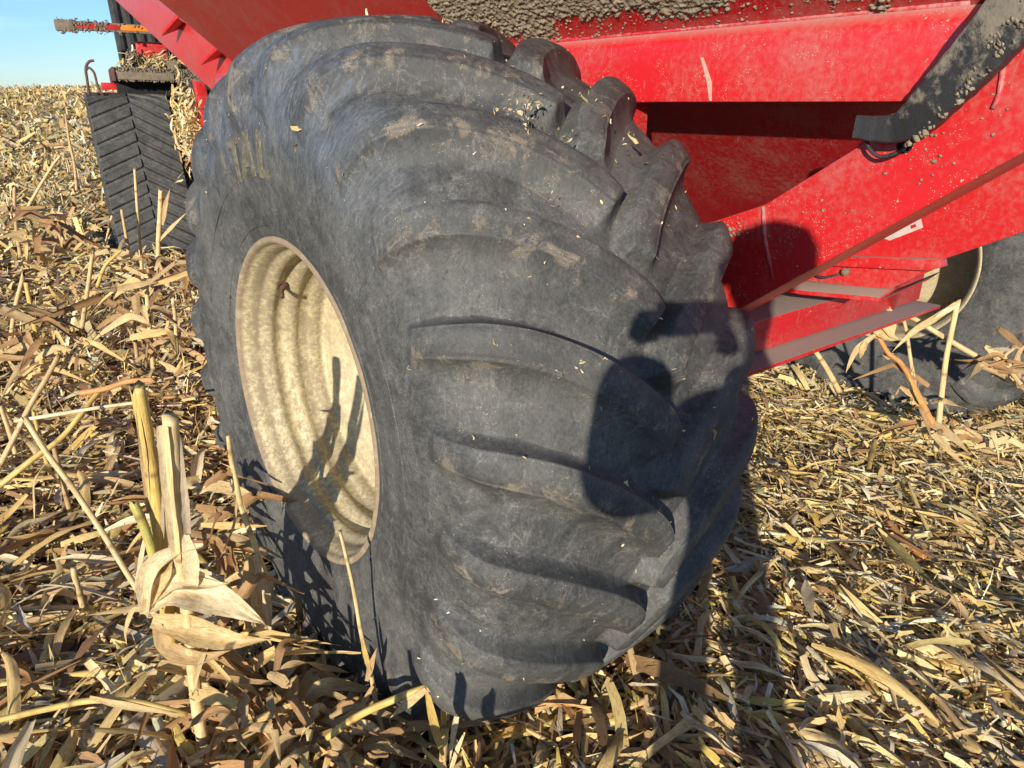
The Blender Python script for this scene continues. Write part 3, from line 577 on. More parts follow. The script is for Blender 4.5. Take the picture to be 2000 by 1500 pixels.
# marker arm with reflectors
boxm('marker_arm', (.86, 7.0, 1.442), (2.0, 7.04, 1.525), M_mudd, tr, .008)
boxm('arm_tip', (.70, 6.985, 1.428), (.865, 7.055, 1.53), M_mudd, tr, .018)
for a, b, m_ in ((.885, 1.075, M_redrefl), (1.12, 1.26, M_redrefl), (1.275, 1.55, M_orange)): boxm('reflector', (a, 6.994, 1.462), (b, 6.9985, 1.512), m_, tr, .002)
lumps('arm_mud', [(np.array([random.uniform(.71, .87) if random.random() < .35 else random.choice([random.uniform(.87, 1.0), random.uniform(1.05, 1.16), random.uniform(.9, 1.5)]), 6.992, 1.478+random.choice([-1, 1])*abs(random.gauss(.03, .014))]), .005+.010*random.random()**2) for _ in range(300)], M_mudd, tr, (1, .5, 1))
# bent grab handle and red bar
vv, ff = tube(crom([(.885, 7.0, .845), (.892, 7.0, .98), (.90, 7.0, 1.10), (.94, 7.0, 1.16), (.985, 7.0, 1.172)], 6), .013, 8); mesh('grab_handle', vv, ff, M_rust, tr)
vv, ff = tube(crom([(.90, 7.0, 1.08), (.925, 7.0, 1.105), (.965, 7.0, 1.06), (.975, 7.0, .95), (.99, 7.0, .88), (1.01, 7.0, .855)], 6), .012, 8); mesh('grab_handle', vv, ff, M_rust, tr)
boxm('side_step', (1.03, 7.6, .915), (1.2, 7.7, .985), M_red, tr, .006)
boxm('step_plate', (.99, 7.45, .862), (1.18, 7.62, .885), M_red2, tr, .006)
# ================================================================== crop residue
PAL = np.array([(.82, .67, .37), (.78, .60, .27), (.70, .51, .24), (.54, .37, .17), (.31, .19, .095), (.58, .50, .37), (.88, .78, .53), (.74, .56, .17), (.46, .27, .13), (.15, .10, .06)])
def tints(n, wts):
    c = PAL[rng.choice(len(PAL), n, p=np.array(wts)/np.sum(wts))]
    return np.clip(c*rng.uniform(.75, 1.2, (n, 1))*rng.uniform(.94, 1.06, (n, 3)), .01, .85)
W_R = [12, 11, 6, 3, 1.5, 2, 9, 4, 1.6, 1.2]; W_L = [9, 9, 7, 4, 3, 1.8, 5, 4, 2.5, 3]
def ribbons(pos, yaw, pit, rol, Ln, Wd, bend, twist, seg, cols, tint, fold=.25, taper=1.0, curl=0.0):
    """vectorised leaf strips. pos (n,3) centres; returns verts, quads, tint, uvw"""
    n = len(pos); t = np.linspace(0, 1, seg+1); c = np.linspace(-1, 1, cols)
    bend = np.broadcast_to(bend, (n,)); twist = np.broadcast_to(twist, (n,)); curl = np.broadcast_to(curl, (n,))
    x = (t[None] - .5)*Ln[:, None]
    wob = rng.normal(0, 1, (n, 3)); side = (wob[:, :1]*np.sin(t*np.pi)[None] + .5*wob[:, 1:2]*np.sin(2*np.pi*t)[None])*Ln[:, None]*.05
    z = bend[:, None]*Ln[:, None]*(np.sin(t*np.pi)[None]) + .25*wob[:, 2:3]*np.sin(2.4*np.pi*t)[None]*Ln[:, None]*.12 + curl[:, None]*Ln[:, None]*np.clip(t-.55, 0, 1)[None]**2*3
    wt = Wd[:, None]*.5*np.clip(1 - taper*np.where(t < .5, rng.uniform(0, .75, (n, 1)), rng.uniform(.1, 1, (n, 1)))*np.abs(2*t-1)**3.5, .06, 1)*(1 + .18*rng.normal(0, 1, (n, seg+1)))
    an = twist[:, None]*(t[None]-.5) + rng.normal(0, .2, (n, seg+1))
    yy = c[None, None]*wt[..., None]; zz = -fold*(1-np.abs(c))[None, None]*wt[..., None]*np.sign(rng.normal(0, 1, (n, 1, 1)))
    ry = yy*np.cos(an)[..., None] - zz*np.sin(an)[..., None]; rz = yy*np.sin(an)[..., None] + zz*np.cos(an)[..., None]
    X = np.broadcast_to(x[..., None], ry.shape); Y = ry + side[..., None]; Z = rz + z[..., None]
    cr_, sr_ = np.cos(rol)[:, None, None], np.sin(rol)[:, None, None]; Y, Z = Y*cr_ - Z*sr_, Y*sr_ + Z*cr_
    cp, sp = np.cos(pit)[:, None, None], np.sin(pit)[:, None, None]; X, Z = X*cp - Z*sp, X*sp + Z*cp
    cy, sy = np.cos(yaw)[:, None, None], np.sin(yaw)[:, None, None]; X, Y = X*cy - Y*sy, X*sy + Y*cy
    Vv = (np.stack([X, Y, Z], -1) + pos[:, None, None]).reshape(-1, 3)
    k = (seg+1)*cols; i, j = np.meshgrid(np.arange(seg), np.arange(cols-1), indexing='ij')
    q = np.stack([i*cols+j, i*cols+j+1, (i+1)*cols+j+1, (i+1)*cols+j], -1).reshape(-1, 4)
    Q = (q[None] + (np.arange(n)*k)[:, None, None]).reshape(-1, 4)
    tn = np.concatenate([np.repeat(tint[:, None], k, 1), np.ones((n, k, 1))], -1).reshape(-1, 4)
    uv = np.empty((n, seg+1, cols, 3)); uv[..., 0] = t[None, :, None]*Ln[:, None, None]*12; uv[..., 1] = c; uv[..., 2] = rng.random((n, 1, 1))
    return Vv, Q, tn, uv.reshape(-1, 3)
def canes(pos, yaw, pit, Ln, Rd, tint, k=6, seg=8):
    n = len(pos); t = np.linspace(0, 1, seg+1); a = np.linspace(0, 2*np.pi, k, endpoint=False)
    x = (t-.5)[None]*Ln[:, None]; node = rng.integers(1, seg, (n,)); R = Rd[:, None]*(1 + .22*(np.arange(seg+1)[None] == node[:, None]))*np.where((t == 0) | (t == 1), .55, 1)[None]
    b = rng.normal(0, .03, (n, 1))*np.sin(t*np.pi)[None]*Ln[:, None]
    flat = rng.uniform(.55, 1, (n, 1, 1))
    X = np.broadcast_to(x[..., None], (n, seg+1, k)).copy(); X[:, 0] += rng.normal(0, .006, (n, k)); X[:, -1] += rng.normal(0, .006, (n, k))
    Y = R[..., None]*np.cos(a) + b[..., None]; Z = R[..., None]*np.sin(a)*flat
    cp, sp = np.cos(pit)[:, None, None], np.sin(pit)[:, None, None]; X, Z = X*cp - Z*sp, X*sp + Z*cp
    cy, sy = np.cos(yaw)[:, None, None], np.sin(yaw)[:, None, None]; X, Y = X*cy - Y*sy, X*sy + Y*cy
    Vv = (np.stack([X, Y, Z], -1) + pos[:, None, None]).reshape(-1, 3); kk = (seg+1)*k
    i, j = np.meshgrid(np.arange(seg), np.arange(k), indexing='ij'); j2 = (j+1) % k
    q = np.stack([i*k+j, i*k+j2, (i+1)*k+j2, (i+1)*k+j], -1).reshape(-1, 4); Q = (q[None] + (np.arange(n)*kk)[:, None, None]).reshape(-1, 4)
    isn = (np.abs(np.arange(seg+1)[None]-node[:, None]) < 1)[..., None]
    tn = np.where(isn, tint[:, None]*.45, tint[:, None]*np.ones((n, seg+1, 1))); tn = np.repeat(tn[:, :, None], k, 2)
    tn = np.concatenate([tn, np.ones((n, seg+1, k, 1))], -1).reshape(-1, 4)
    uv = np.empty((n, seg+1, k, 3)); uv[..., 0] = (t*1.0)[None, :, None]*Ln[:, None, None]*6; uv[..., 1] = np.cos(a)*1.5; uv[..., 2] = rng.random((n, 1, 1))
    return Vv, Q, tn, uv.reshape(-1, 3)
class Acc:
    def __init__(s): s.v, s.q, s.t, s.u, s.n = [], [], [], [], 0
    def add(s, r):
        s.v.append(r[0]); s.q.append(r[1]+s.n); s.t.append(r[2]); s.u.append(r[3]); s.n += len(r[0])
    def build(s, name, mat, parent=None):
        return fast_mesh(name, np.vstack(s.v), np.vstack(s.q), mat, parent, True, {'tint': ('FLOAT_COLOR', np.vstack(s.t)), 'uvw': ('FLOAT_VECTOR', np.vstack(s.u))})
def scatter(n, r0, r1, a0, a1, pw=1.0):
    """points in the field sector; keeps clear of the tyres' contact patches"""
    r = np.sqrt(rng.uniform(0, 1, n)**pw*(r1*r1-r0*r0)+r0*r0); a = np.radians(rng.uniform(a0, a1, n)); P = np.stack([r*np.sin(a), r*np.cos(a)], -1)
    q = np.c_[P, np.zeros(n)] - CAM; d = q@FW; px = 1000 + F*(q@RT)/d; py = 750 - F*(q@UP)/d
    ok = (d > .1) & (px > -500) & (px < 2500) & (py < 1900)
    rel = P - WC[:2]; s = rel@AX0[:2]; h = rel@FWD[:2]
    ok &= ~((s > -.02) & (s < .84) & (np.abs(h) < .56)) & ~((s > 3.42) & (s < 4.2) & (np.abs(h) < .56)) & ~((s > .8) & (s < 1.65) & (h > 6.5) & (h < 9))
    P = P[ok]; return P, (P@np.array([math.cos(.25), -math.sin(.25)])) > .1
def zz_(P, n, hi, pw=1.0):
    hump = .035*np.exp(-((P[:, 0]-.9)/.8)**2)
    return ground(P[:, 0], P[:, 1]) + hi*rng.random(n)**pw + hump*rng.random(n)
def yaw_(right, n):
    y = rng.uniform(-np.pi, np.pi, n); b = np.radians(-55) + rng.normal(0, .55, n)
    return np.where(right & (rng.random(n) < .72), b, y)
def two(n, right):
    t = tints(n, W_L); t2 = tints(n, W_R); return np.where(right[:, None], t2, t)
acc = Acc()
def lay_ribbons(N, r0, r1, L_, W_, seg, cols, hi, a0=-62, a1=62, pit=.28, bend=.065):
    P, R_ = scatter(N, r0, r1, a0, a1)
    kp = R_ | (rng.random(len(P)) < (.42 if W_[1] < .02 else .66)) | (np.hypot(P[:, 0], P[:, 1]) > 4); P = P[kp]; R_ = R_[kp]; n = len(P)
    pos = np.c_[P, zz_(P, n, hi)]
    acc.add(ribbons(pos, yaw_(R_, n), rng.normal(0, pit, n), rng.normal(0, .6, n), rng.uniform(*L_, n)*np.where(R_, .85, 1.1), rng.uniform(*W_, n)*np.where(R_, .9, 1.15), rng.normal(.03, bend, n), rng.normal(0, .95, n), seg, cols, two(n, R_), .25, 1.0, np.where(rng.random(n) < .12, rng.normal(0, .3, n), 0)))
lay_ribbons(7500, .35, 2.3, (.09, .38), (.007, .032), 7, 3, .085)
lay_ribbons(9500, 2.3, 4.2, (.09, .36), (.007, .030), 5, 3, .09)
lay_ribbons(42000, .35, 2.6, (.02, .12), (.003, .017), 3, 2, .10, pit=.42, bend=.05)
lay_ribbons(34000, 2.6, 4.6, (.03, .13), (.004, .018), 2, 2, .105, pit=.45, bend=.05)
lay_ribbons(5000, .5, 3.6, (.05, .22), (.0015, .004), 5, 2, .10, pit=.35, bend=.2)      # threads
lay_ribbons(5200, 1.3, 7, (.10, .34), (.0025, .008), 4, 2, .12, -56, -12, .75, .06)       # thin straws standing up on the left
lay_ribbons(2600, 2.0, 5, (.06, .26), (.0025, .007), 4, 2, .10, 10, 50, .6, .06)
lay_ribbons(17000, 4.2, 9.5, (.10, .36), (.012, .04), 4, 2, .12, -50, 50, .4)
lay_ribbons(30000, 9, 24, (.14, .5), (.02, .06), 2, 2, .16, -44, 0, .5)
lay_ribbons(34000, 22, 75, (.3, 1.0), (.04, .12), 2, 2, .25, -42, -14, .5)
tag(acc.build('corn_residue', M_leaf), 'mat of shredded dry corn leaves covering the whole field', 'corn residue', kind='stuff')
acc = Acc()
def lay_canes(N, r0, r1, L_, R__, k, seg, hi, a0=-62, a1=62, pit=.12):
    P, R_ = scatter(N, r0, r1, a0, a1); n = len(P); pos = np.c_[P, zz_(P, n, hi)+.008]
    tt = tints(n, [5, 8, 6, 4, 2, 1, 3, 9, 4, 1]); acc.add(canes(pos, yaw_(R_, n), rng.normal(0, pit, n), rng.uniform(*L_, n), rng.uniform(*R__, n), tt, k, seg))
lay_canes(1000, .35, 2.6, (.07, .42), (.005, .013), 8, 8, .085)
lay_canes(900, 2.6, 5, (.08, .45), (.006, .013), 6, 6, .09)
lay_canes(1500, 5, 14, (.15, .5), (.008, .014), 5, 4, .12, -50, 40, .3)
tag(acc.build('stalk_fragments', M_stalk), 'broken corn stalk pieces strewn through the residue', 'stalk pieces', kind='stuff')
# ------------------------------------------------------------------ individual plants
YEL = np.array((.64, .47, .15)); STR = np.array((.68, .53, .28)); TAN = np.array((.55, .40, .21)); PALE = np.array((.78, .66, .43)); BRN = np.array((.30, .18, .085)); ORG = np.array((.55, .27, .10)); GRY = np.array((.47, .40, .30)); GRN = np.array((.50, .46, .14))
def stalk_mesh(name, pts, rad, tint, parent=None, node=.13, split=True, k=10, mat=None):
    C_ = crom(np.asarray(pts, float), 1 if len(pts) > 12 else 9); d = np.concatenate([[0], np.cumsum(np.linalg.norm(np.diff(C_, axis=0), axis=1))]); Lt = d[-1]
    q = np.arange(0, Lt, .012); q = np.append(q, Lt); C2 = np.stack([np.interp(q, d, C_[:, i]) for i in range(3)], -1)
    ph = random.uniform(.3, .9)*node; dn = np.abs(((q - ph + node/2) % node) - node/2)
    r0, r1 = rad if isinstance(rad, (tuple, list)) else (rad, rad*.9)
    R_ = np.interp(q, [0, Lt], [r0, r1])*(1 + .11*np.exp(-(dn/.005)**2) + .05*np.array([mnoise.noise(Vector((x*30, ph*40, 5))) for x in q])); nd = .8*np.exp(-(dn/.0035)**2)
    Vv, Fc = tube(C2, R_, k); T, N, B = frames(C2)
    if split:                                          # jagged broken top
        for j in range(k): Vv[(len(q)-1)*k + j] += T[-1]*random.uniform(-.004, .022)
    m = len(q); var = np.array([mnoise.noise(Vector((x*9, ph*70, 0))) for x in q])
    col = np.clip(tint[None]*(1 + .25*var[:, None])*(1-nd[:, None]) + np.array((.20, .12, .05))[None]*nd[:, None], .01, .9)
    tn = np.concatenate([np.repeat(col[:, None], k, 1), np.ones((m, k, 1))], -1).reshape(-1, 4)
    a = np.linspace(0, 2*np.pi, k, endpoint=False); uv = np.empty((m, k, 3)); uv[..., 0] = q[:, None]*5; uv[..., 1] = 1.6*np.cos(a); uv[..., 2] = ph*7
    return mesh(name, Vv, Fc, mat or M_stalk, parent, True, {'tint': ('FLOAT_COLOR', tn), 'uvw': ('FLOAT_VECTOR', uv.reshape(-1, 3))})
def leaf_mesh(name, pts, width, tint, parent=None, face=(0, -1, .5), cup=.3, twist=0, cols=5, mat=None, tip=1.0, base=.5):
    """a blade along a 3D centre line, facing roughly 'face'"""
    C_ = crom(np.asarray(pts, float), 7); n = len(C_); T, _, _ = frames(C_); face = np.array(face, float); vv = []; t = np.concatenate([[0], np.cumsum(np.linalg.norm(np.diff(C_, axis=0), axis=1))]); t = t/t[-1]; ph = random.random()*50
    wprof = np.minimum(base + (1-base)*np.sin(np.clip(t/.5, 0, 1)*np.pi/2), 1)*np.clip(1-np.clip((t-.42)/.58, 0, 1)**1.35*tip, .03, 1)*(1+.10*np.array([mnoise.noise(Vector((x*11, ph, 9))) for x in t]))
    for i in range(n):
        f = face - T[i]*(face@T[i]); f /= np.linalg.norm(f)+1e-9; b = np.cross(T[i], f); an = twist*t[i]; b2 = b*math.cos(an)+f*math.sin(an); f2 = np.cross(b2, T[i])
        for c in np.linspace(-1, 1, cols):
            ww = width*.5*wprof[i]; vv.append(C_[i] + b2*c*ww + f2*(cup*ww*(c*c) + .20*width*mnoise.noise(Vector((t[i]*4+ph, c*1.5, 2)))+.07*width*mnoise.noise(Vector((t[i]*2+ph, c*6, 5)))))
    ff = [(i*cols+j, i*cols+j+1, (i+1)*cols+j+1, (i+1)*cols+j) for i in range(n-1) for j in range(cols-1)]
    var = np.array([mnoise.noise(Vector((x*5, ph, 4))) for x in t]); col = np.clip(np.asarray(tint)[None]*(1+.22*var[:, None]), .01, .9)
    tn = np.concatenate([np.repeat(col[:, None], cols, 1), np.ones((n, cols, 1))], -1).reshape(-1, 4)
    uv = np.empty((n, cols, 3)); uv[..., 0] = t[:, None]*3; uv[..., 1] = np.linspace(-1, 1, cols)*1.4; uv[..., 2] = ph
    return mesh(name, vv, ff, mat or M_husk, parent, True, {'tint': ('FLOAT_COLOR', tn), 'uvw': ('FLOAT_VECTOR', uv.reshape(-1, 3))})
def plant(name, label, cat, base, group=None): return tag(empty(name, Matrix.Translation(Vector(base))), label, cat, group)
def loc(e, pts): b = np.array(e.location[:]); return [np.asarray(p) - b for p in pts]
def stalk_px(label, px, Y0, rad, tint, name='corn_stalk', leaves=(), group=None, node=.13, dy=0.0, cat='corn stalk'):
    """px: image points from the root upwards, in a plane at distance Y0 that leans by dy towards its end"""
    n = len(px); W_ = [V(x, y, Y0 + dy*i/max(1, n-1)) for i, (x, y) in enumerate(px)]
    e = plant(name, label, cat, W_[0], group); stalk_mesh('stem', loc(e, W_), rad, tint, e, node)
    for lf in leaves:
        pts, wd, tn = lf[:3]; kw = lf[3] if len(lf) > 3 else {}
        yo = kw.pop('Y', 0); leaf_mesh(kw.pop('name', 'leaf'), loc(e, [V(x, y, Y0+yo+(q[0] if q else 0)) for x, y, *q in pts]), wd, tn, e, **kw)
    return e
YA = float(G(402, 1490)[1]); YB = float(G(390, 1440)[1])
stalk_px('tall thick yellow corn stalk with split pale sheath left of the wheel rim', [(412, 1530), (388, 1400), (372, 1250), (357, 1100), (343, 960), (333, 822)], YA, (.0145, .0160), STR*1.1, leaves=[([(352, 1110), (334, 960), (322, 830)], .030, PALE, {'cup': .9, 'Y': -.012, 'tip': .2}), ([(372, 1090), (362, 960), (352, 850)], .020, GRY, {'cup': .6, 'Y': -.006})], node=.16)
stalk_px('golden corn stalk with frayed tip, close left of the thickest stalk', [(338, 1300), (325, 1180), (312, 1050), (298, 930), (284, 840), (270, 765)], YA+.04, (.0165, .0150), YEL, leaves=[([(292, 1000), (279, 860), (262, 752)], .018, TAN, {'cup': .5, 'Y': -.012}), ([(310, 1100), (318, 1010), (316, 960)], .016, GRY, {'Y': -.01})], node=.15)
stalk_px('short green-yellow broken stalk stub left of the golden stalk', [(318, 1180), (300, 1090), (282, 1030), (262, 985)], YA, (.0105, .0105), GRN, leaves=[([(284, 1045), (274, 1100), (262, 1150)], .012, PALE, {})])
e = stalk_px('long pale dry stalk leaning across the lower left corner in front of the others', [(505, 1510), (440, 1400), (375, 1290), (300, 1195), (255, 1130), (200, 1040), (140, 950), (95, 890), (52, 822)], 1.44, (.0088, .0075), STR, dy=.30, node=.2)
hk = plant('corn_husk', 'large pale papery husk folded over the thick stalks in the lower left', 'husk', V(290, 1190, 1.42))
for pts, wd, tn, kw in [([(284, 1200), (296, 1115), (345, 1075), (398, 1064)], .042, PALE*.95, {'cup': .7, 'tip': .8}), ([(286, 1190), (345, 1148), (430, 1172), (500, 1208), (520, 1222)], .088, PALE*1.04, {'cup': .7, 'face': (.1, -1, .9), 'base': .3, 'cols': 9}),
        ([(292, 1178), (345, 1138), (400, 1142), (446, 1140)], .046, PALE*1.02, {'face': (0, -1, 1.2), 'cup': .6}), ([(298, 1210), (370, 1222), (450, 1246), (528, 1248)], .066, STR, {'cup': .7, 'cols': 7}), ([(378, 1150), (376, 1095), (362, 1044)], .042, PALE, {'tip': .6, 'cup': .5}),
        ([(288, 1200), (262, 1190), (246, 1230), (248, 1264)], .012, STR, {}), ([(330, 1205), (352, 1236), (410, 1226)], .024, PALE, {}), ([(310, 1215), (330, 1262), (390, 1282), (450, 1270)], .045, TAN, {'cup': .8}), ([(288, 1195), (300, 1160), (330, 1120), (338, 1090)], .034, STR, {'cup': .6})]:
    leaf_mesh('husk_leaf', loc(hk, [V(x, y, 1.34) for x, y in pts]), wd, tn, hk, **kw)
YC = 1.62
stalk_px('thin jointed cane with bent tip beside the tyre sidewall', [(530, 1150), (505, 1085), (485, 1030), (470, 985), (462, 945), (452, 900), (446, 862)], YC, (.0075, .0065), STR, leaves=[([(446, 868), (420, 864), (392, 860)], .010, PALE, {}), ([(462, 955), (478, 1000), (490, 1022), (512, 1020)], .012, TAN, {}), ([(463, 960), (460, 1010), (452, 1040), (430, 1090)], .008, TAN, {}), ([(450, 935), (456, 955), (452, 965)], .01, PALE, {})], node=.08)
h2 = plant('corn_husk', 'bulging straw husk hanging at the left edge of the big tyre', 'husk', V(490, 1060, YC))
for pts, wd, tn, kw in [([(488, 1085), (488, 1150), (505, 1210), (530, 1260)], .060, STR, {'cup': -.8, 'base': .3}), ([(484, 1090), (480, 1150), (482, 1210), (492, 1262)], .034, TAN, {'cup': -.6}), ([(494, 1085), (512, 1150), (524, 1215), (528, 1250)], .036, PALE*.9, {'cup': -.6})]:
    leaf_mesh('husk_leaf', loc(h2, [V(x, y, YC-.02) for x, y in pts]), wd, tn*1.12, h2, **kw)
stalk_px('slender pale reed standing in front of the tyre below the rim', [(775, 1520), (742, 1410), (725, 1320), (706, 1240), (692, 1160), (680, 1105), (667, 1050)], 1.32, (.0075, .0038), STR, leaves=[([(722, 1310), (712, 1270), (704, 1235)], .014, YEL, {'Y': -.01}), ([(716, 1330), (728, 1290), (736, 1265)], .016, TAN, {'Y': -.01}), ([(728, 1340), (700, 1385), (660, 1410), (618, 1450)], .016, TAN, {'Y': -.01})], node=.09, dy=.04)
stalk_px('upright split yellow stalk stub in front of the tyre bottom', [(858, 1560), (868, 1440), (874, 1350), (879, 1258)], 1.27, (.0098, .0085), TAN*1.05, leaves=[([(866, 1440), (868, 1350), (874, 1262)], .018, YEL, {'Y': -.012}), ([(862, 1290), (860, 1240), (858, 1220)], .008, PALE, {})])
stalk_px('bent yellow stalk folded like a peak in front of the tyre bottom', [(640, 1440), (700, 1398), (765, 1368), (830, 1344)], 1.22, (.0085, .0085), YEL*1.05, leaves=[([(832, 1346), (800, 1370), (762, 1402)], .022, STR, {'Y': -.01}), ([(834, 1346), (865, 1352), (902, 1362)], .014, STR, {'Y': -.01}), ([(834, 1348), (850, 1420), (872, 1500)], .022, YEL, {'Y': -.008}), ([(900, 1364), (888, 1420), (878, 1490)], .014, PALE, {'Y': -.008})])
stalk_px('flat yellow stalk lying across the lower left corner', [(-20, 1410), (90, 1385), (180, 1368), (270, 1372), (350, 1392)], 1.28, (.0075, .0075), YEL, leaves=[([(175, 1362), (250, 1378), (350, 1395)], .018, STR, {'Y': -.01})])
stalk_px('long yellow stalk rising to the right at the far left edge', [(-15, 960), (60, 900), (120, 855), (165, 800), (198, 758)], 2.02, (.0105, .0085), YEL, dy=.25)
stalk_px('slanting straw stalk crossing the long yellow one at the left edge', [(-20, 945), (25, 860), (60, 790), (90, 740), (112, 700)], 2.05, (.0095, .008), TAN*1.15, dy=.2)
stalk_px('slender straw stalk lying level above the golden stalk tip', [(30, 822), (120, 808), (200, 795), (268, 786)], 1.98, (.0062, .005), PALE)
stalk_px('orange-brown stalk piece lying behind the golden stalk', [(158, 768), (210, 758), (250, 745), (295, 742)], 2.25, (.010, .009), ORG)
# in front of the track
stalk_px('tall thin bare stalk in front of the tractor track', [(283, 580), (275, 500), (269, 420), (263, 332)], 4.05, (.0105, .0065), STR, node=.17)
stalk_px('frayed double stalk in front of the tractor track', [(310, 565), (309, 480), (312, 420), (314, 375)], 3.85, (.0125, .0115), STR*1.05, leaves=[([(318, 440), (324, 400), (332, 368)], .028, TAN, {}), ([(312, 470), (330, 450), (365, 415)], .022, STR, {})])
stalk_px('short crooked stalk left of the double stalk', [(252, 500), (246, 460), (238, 415)], 3.95, (.010, .007), TAN)
stalk_px('thin forked straw left of the track foot', [(205, 480), (212, 450), (218, 424)], 4.2, (.006, .006), STR)
stalk_px('dry cane with torn leaf in mid field left of the track', [(150, 372), (145, 320), (136, 280), (128, 225)], 5.4, (.011, .007), TAN)
stalk_px('crossing pale stalk left of the track', [(45, 420), (80, 360), (105, 320), (115, 308)], 4.4, (.009, .007), STR)
hk3 = plant('corn_husk', 'bright yellow open husk left of the tractor track foot', 'husk', V(112, 440, 4.0))
for pts, wd in [([(130, 455), (112, 430), (98, 405)], .07), ([(132, 458), (124, 425), (108, 412)], .05), ([(130, 458), (105, 452), (94, 440)], .05)]: leaf_mesh('husk_leaf', loc(hk3, [V(x, y, 4.0) for x, y in pts]), wd, STR*1.05, hk3, cup=.8)
# stalks at the right in front of the far tyre
YR = 2.72
stalk_px('straight upright stalk in front of the far tyre, its top bent over', [(1828, 880), (1838, 780), (1848, 700), (1858, 650), (1870, 592)], YR, (.0125, .010), STR*1.1, leaves=[([(1868, 592), (1820, 625), (1780, 650), (1740, 690)], .030, STR, {'Y': -.01}), ([(1868, 598), (1850, 606), (1825, 620)], .022, PALE, {'Y': -.02}), ([(1745, 690), (1735, 700), (1722, 692)], .012, TAN, {})], node=.15)
stalk_px('long stalk falling to the right across the far tyre', [(2010, 765), (1940, 715), (1880, 680), (1830, 650), (1790, 625), (1752, 605)], YR+.05, (.0125, .0095), STR, node=.17, leaves=[([(1930, 712), (1950, 690), (1985, 678), (2010, 700)], .014, TAN, {}), ([(1930, 712), (1938, 735), (1934, 722)], .010, TAN, {})])
stalk_px('orange tinted stalk leaning left below the red beam', [(1822, 828), (1788, 760), (1760, 710), (1735, 690), (1715, 655)], YR-.02, (.012, .009), ORG*1.15, leaves=[([(1798, 790), (1782, 750), (1770, 725)], .022, YEL, {'Y': -.01})])
stalk_px('thin upright stalk with pale sheath between leaning stalks by the far tyre', [(1790, 770), (1778, 700), (1772, 655), (1764, 620)], YR+.03, (.008, .0065), STR, leaves=[([(1786, 770), (1782, 740), (1784, 712)], .024, STR, {'Y': -.01})])
stalk_px('straw cane poking out under the red beam end', [(1640, 765), (1615, 720), (1592, 685)], YR+.2, (.0125, .011), STR)
hk4 = plant('corn_husk', 'pale open husk hooked on stalks at the end of the red beam', 'husk', V(1728, 640, YR-.04))
for pts, wd, tn in [([(1722, 590), (1728, 625), (1742, 655), (1756, 664)], .068, STR*1.15), ([(1698, 612), (1712, 640), (1735, 660), (1756, 664)], .05, STR), ([(1712, 652), (1690, 668), (1668, 690), (1652, 728)], .026, STR), ([(1690, 665), (1684, 680), (1680, 700)], .03, TAN)]: leaf_mesh('husk_leaf', loc(hk4, [V(x, y, YR-.05) for x, y in pts]), wd, tn, hk4, cup=.5)
stalk_px('dark leafy stalk base at the far right edge', [(2020, 780), (1985, 740), (1962, 700), (1978, 682)], YR-.05, (.012, .006), TAN, leaves=[([(1990, 740), (1985, 700), (2005, 670)], .03, TAN, {}), ([(1978, 684), (1955, 682), (1935, 680)], .016, GRY, {})])
# lying pieces in the lower right
def flat(label, name, cat, px, wd, tint, z=.10, cane=False, cup=.4, face=(0, -.35, 1), group=None, rise=0):
    W_ = [G(x, y, z + rise*math.sin(math.pi*i/max(1, len(px)-1))) for i, (x, y) in enumerate(px)]; e = plant(name, label, cat, W_[0], group)
    if cane: stalk_mesh('stem', loc(e, W_), wd, tint, e, .17)
    else:
        leaf_mesh('blade', loc(e, W_), wd, tint, e, face=face, cup=cup, base=.25)
    return e
flat('thick bright yellow stalk lying in the residue near the bottom right', 'stalk_piece', 'stalk', [(1625, 1378), (1680, 1430), (1740, 1480), (1790, 1530)], .0155, YEL*1.1, cane=True)
flat('tan stalk piece lying right of the bright yellow stalk', 'stalk_piece', 'stalk', [(1750, 1420), (1800, 1462), (1850, 1510)], .0135, TAN, cane=True)
flat('yellow stalk end pointing at the yellow stalk from above', 'stalk_piece', 'stalk', [(1620, 1260), (1670, 1310), (1715, 1358)], .0135, YEL, cane=True)
flat('brown stalk running up from the yellow stalk toward the tyre', 'stalk_piece', 'stalk', [(1560, 1290), (1590, 1330), (1625, 1376)], .010, BRN*1.3, cane=True)
flat('long straw stalk slanting through the middle of the right-hand residue', 'stalk_piece', 'stalk', [(1735, 1020), (1770, 1060), (1805, 1090)], .0135, ORG*1.1, cane=True)
flat('thin grey stalk leading down from the large pale husk', 'stalk_piece', 'stalk', [(1790, 1310), (1830, 1360), (1880, 1425)], .009, TAN, cane=True, z=.12)
flat('large pale yellow husk in the right foreground', 'corn_husk', 'husk', [(1775, 1262), (1840, 1268), (1900, 1300), (1910, 1318)], .062, STR*1.15, .12, cup=-.6)
flat('grey-tan pointed husk lying beside the tyre at the right', 'corn_husk', 'husk', [(1525, 1088), (1480, 1092), (1440, 1108), (1414, 1112)], .055, GRY*1.15, .13, cup=-.7)
flat('brown papery husk just below the grey-tan husk', 'corn_husk', 'husk', [(1470, 1150), (1495, 1190), (1525, 1250)], .095, np.array((.40, .28, .13)), .12, cup=-.5)
flat('broad straw husk in the bottom right corner group, upper of two', 'corn_husk', 'husk', [(1562, 1425), (1620, 1450), (1680, 1500), (1700, 1530)], .06, STR*1.05, .14, cup=-.6)
flat('broad straw husk at the bottom edge, lower of two', 'corn_husk', 'husk', [(1545, 1460), (1600, 1480), (1650, 1520)], .06, STR, .12, cup=-.6)
flat('olive stringy husk in the middle of the right residue', 'corn_husk', 'husk', [(1715, 1030), (1745, 1070), (1790, 1110), (1825, 1150)], .045, np.array((.42, .36, .15)), .12)
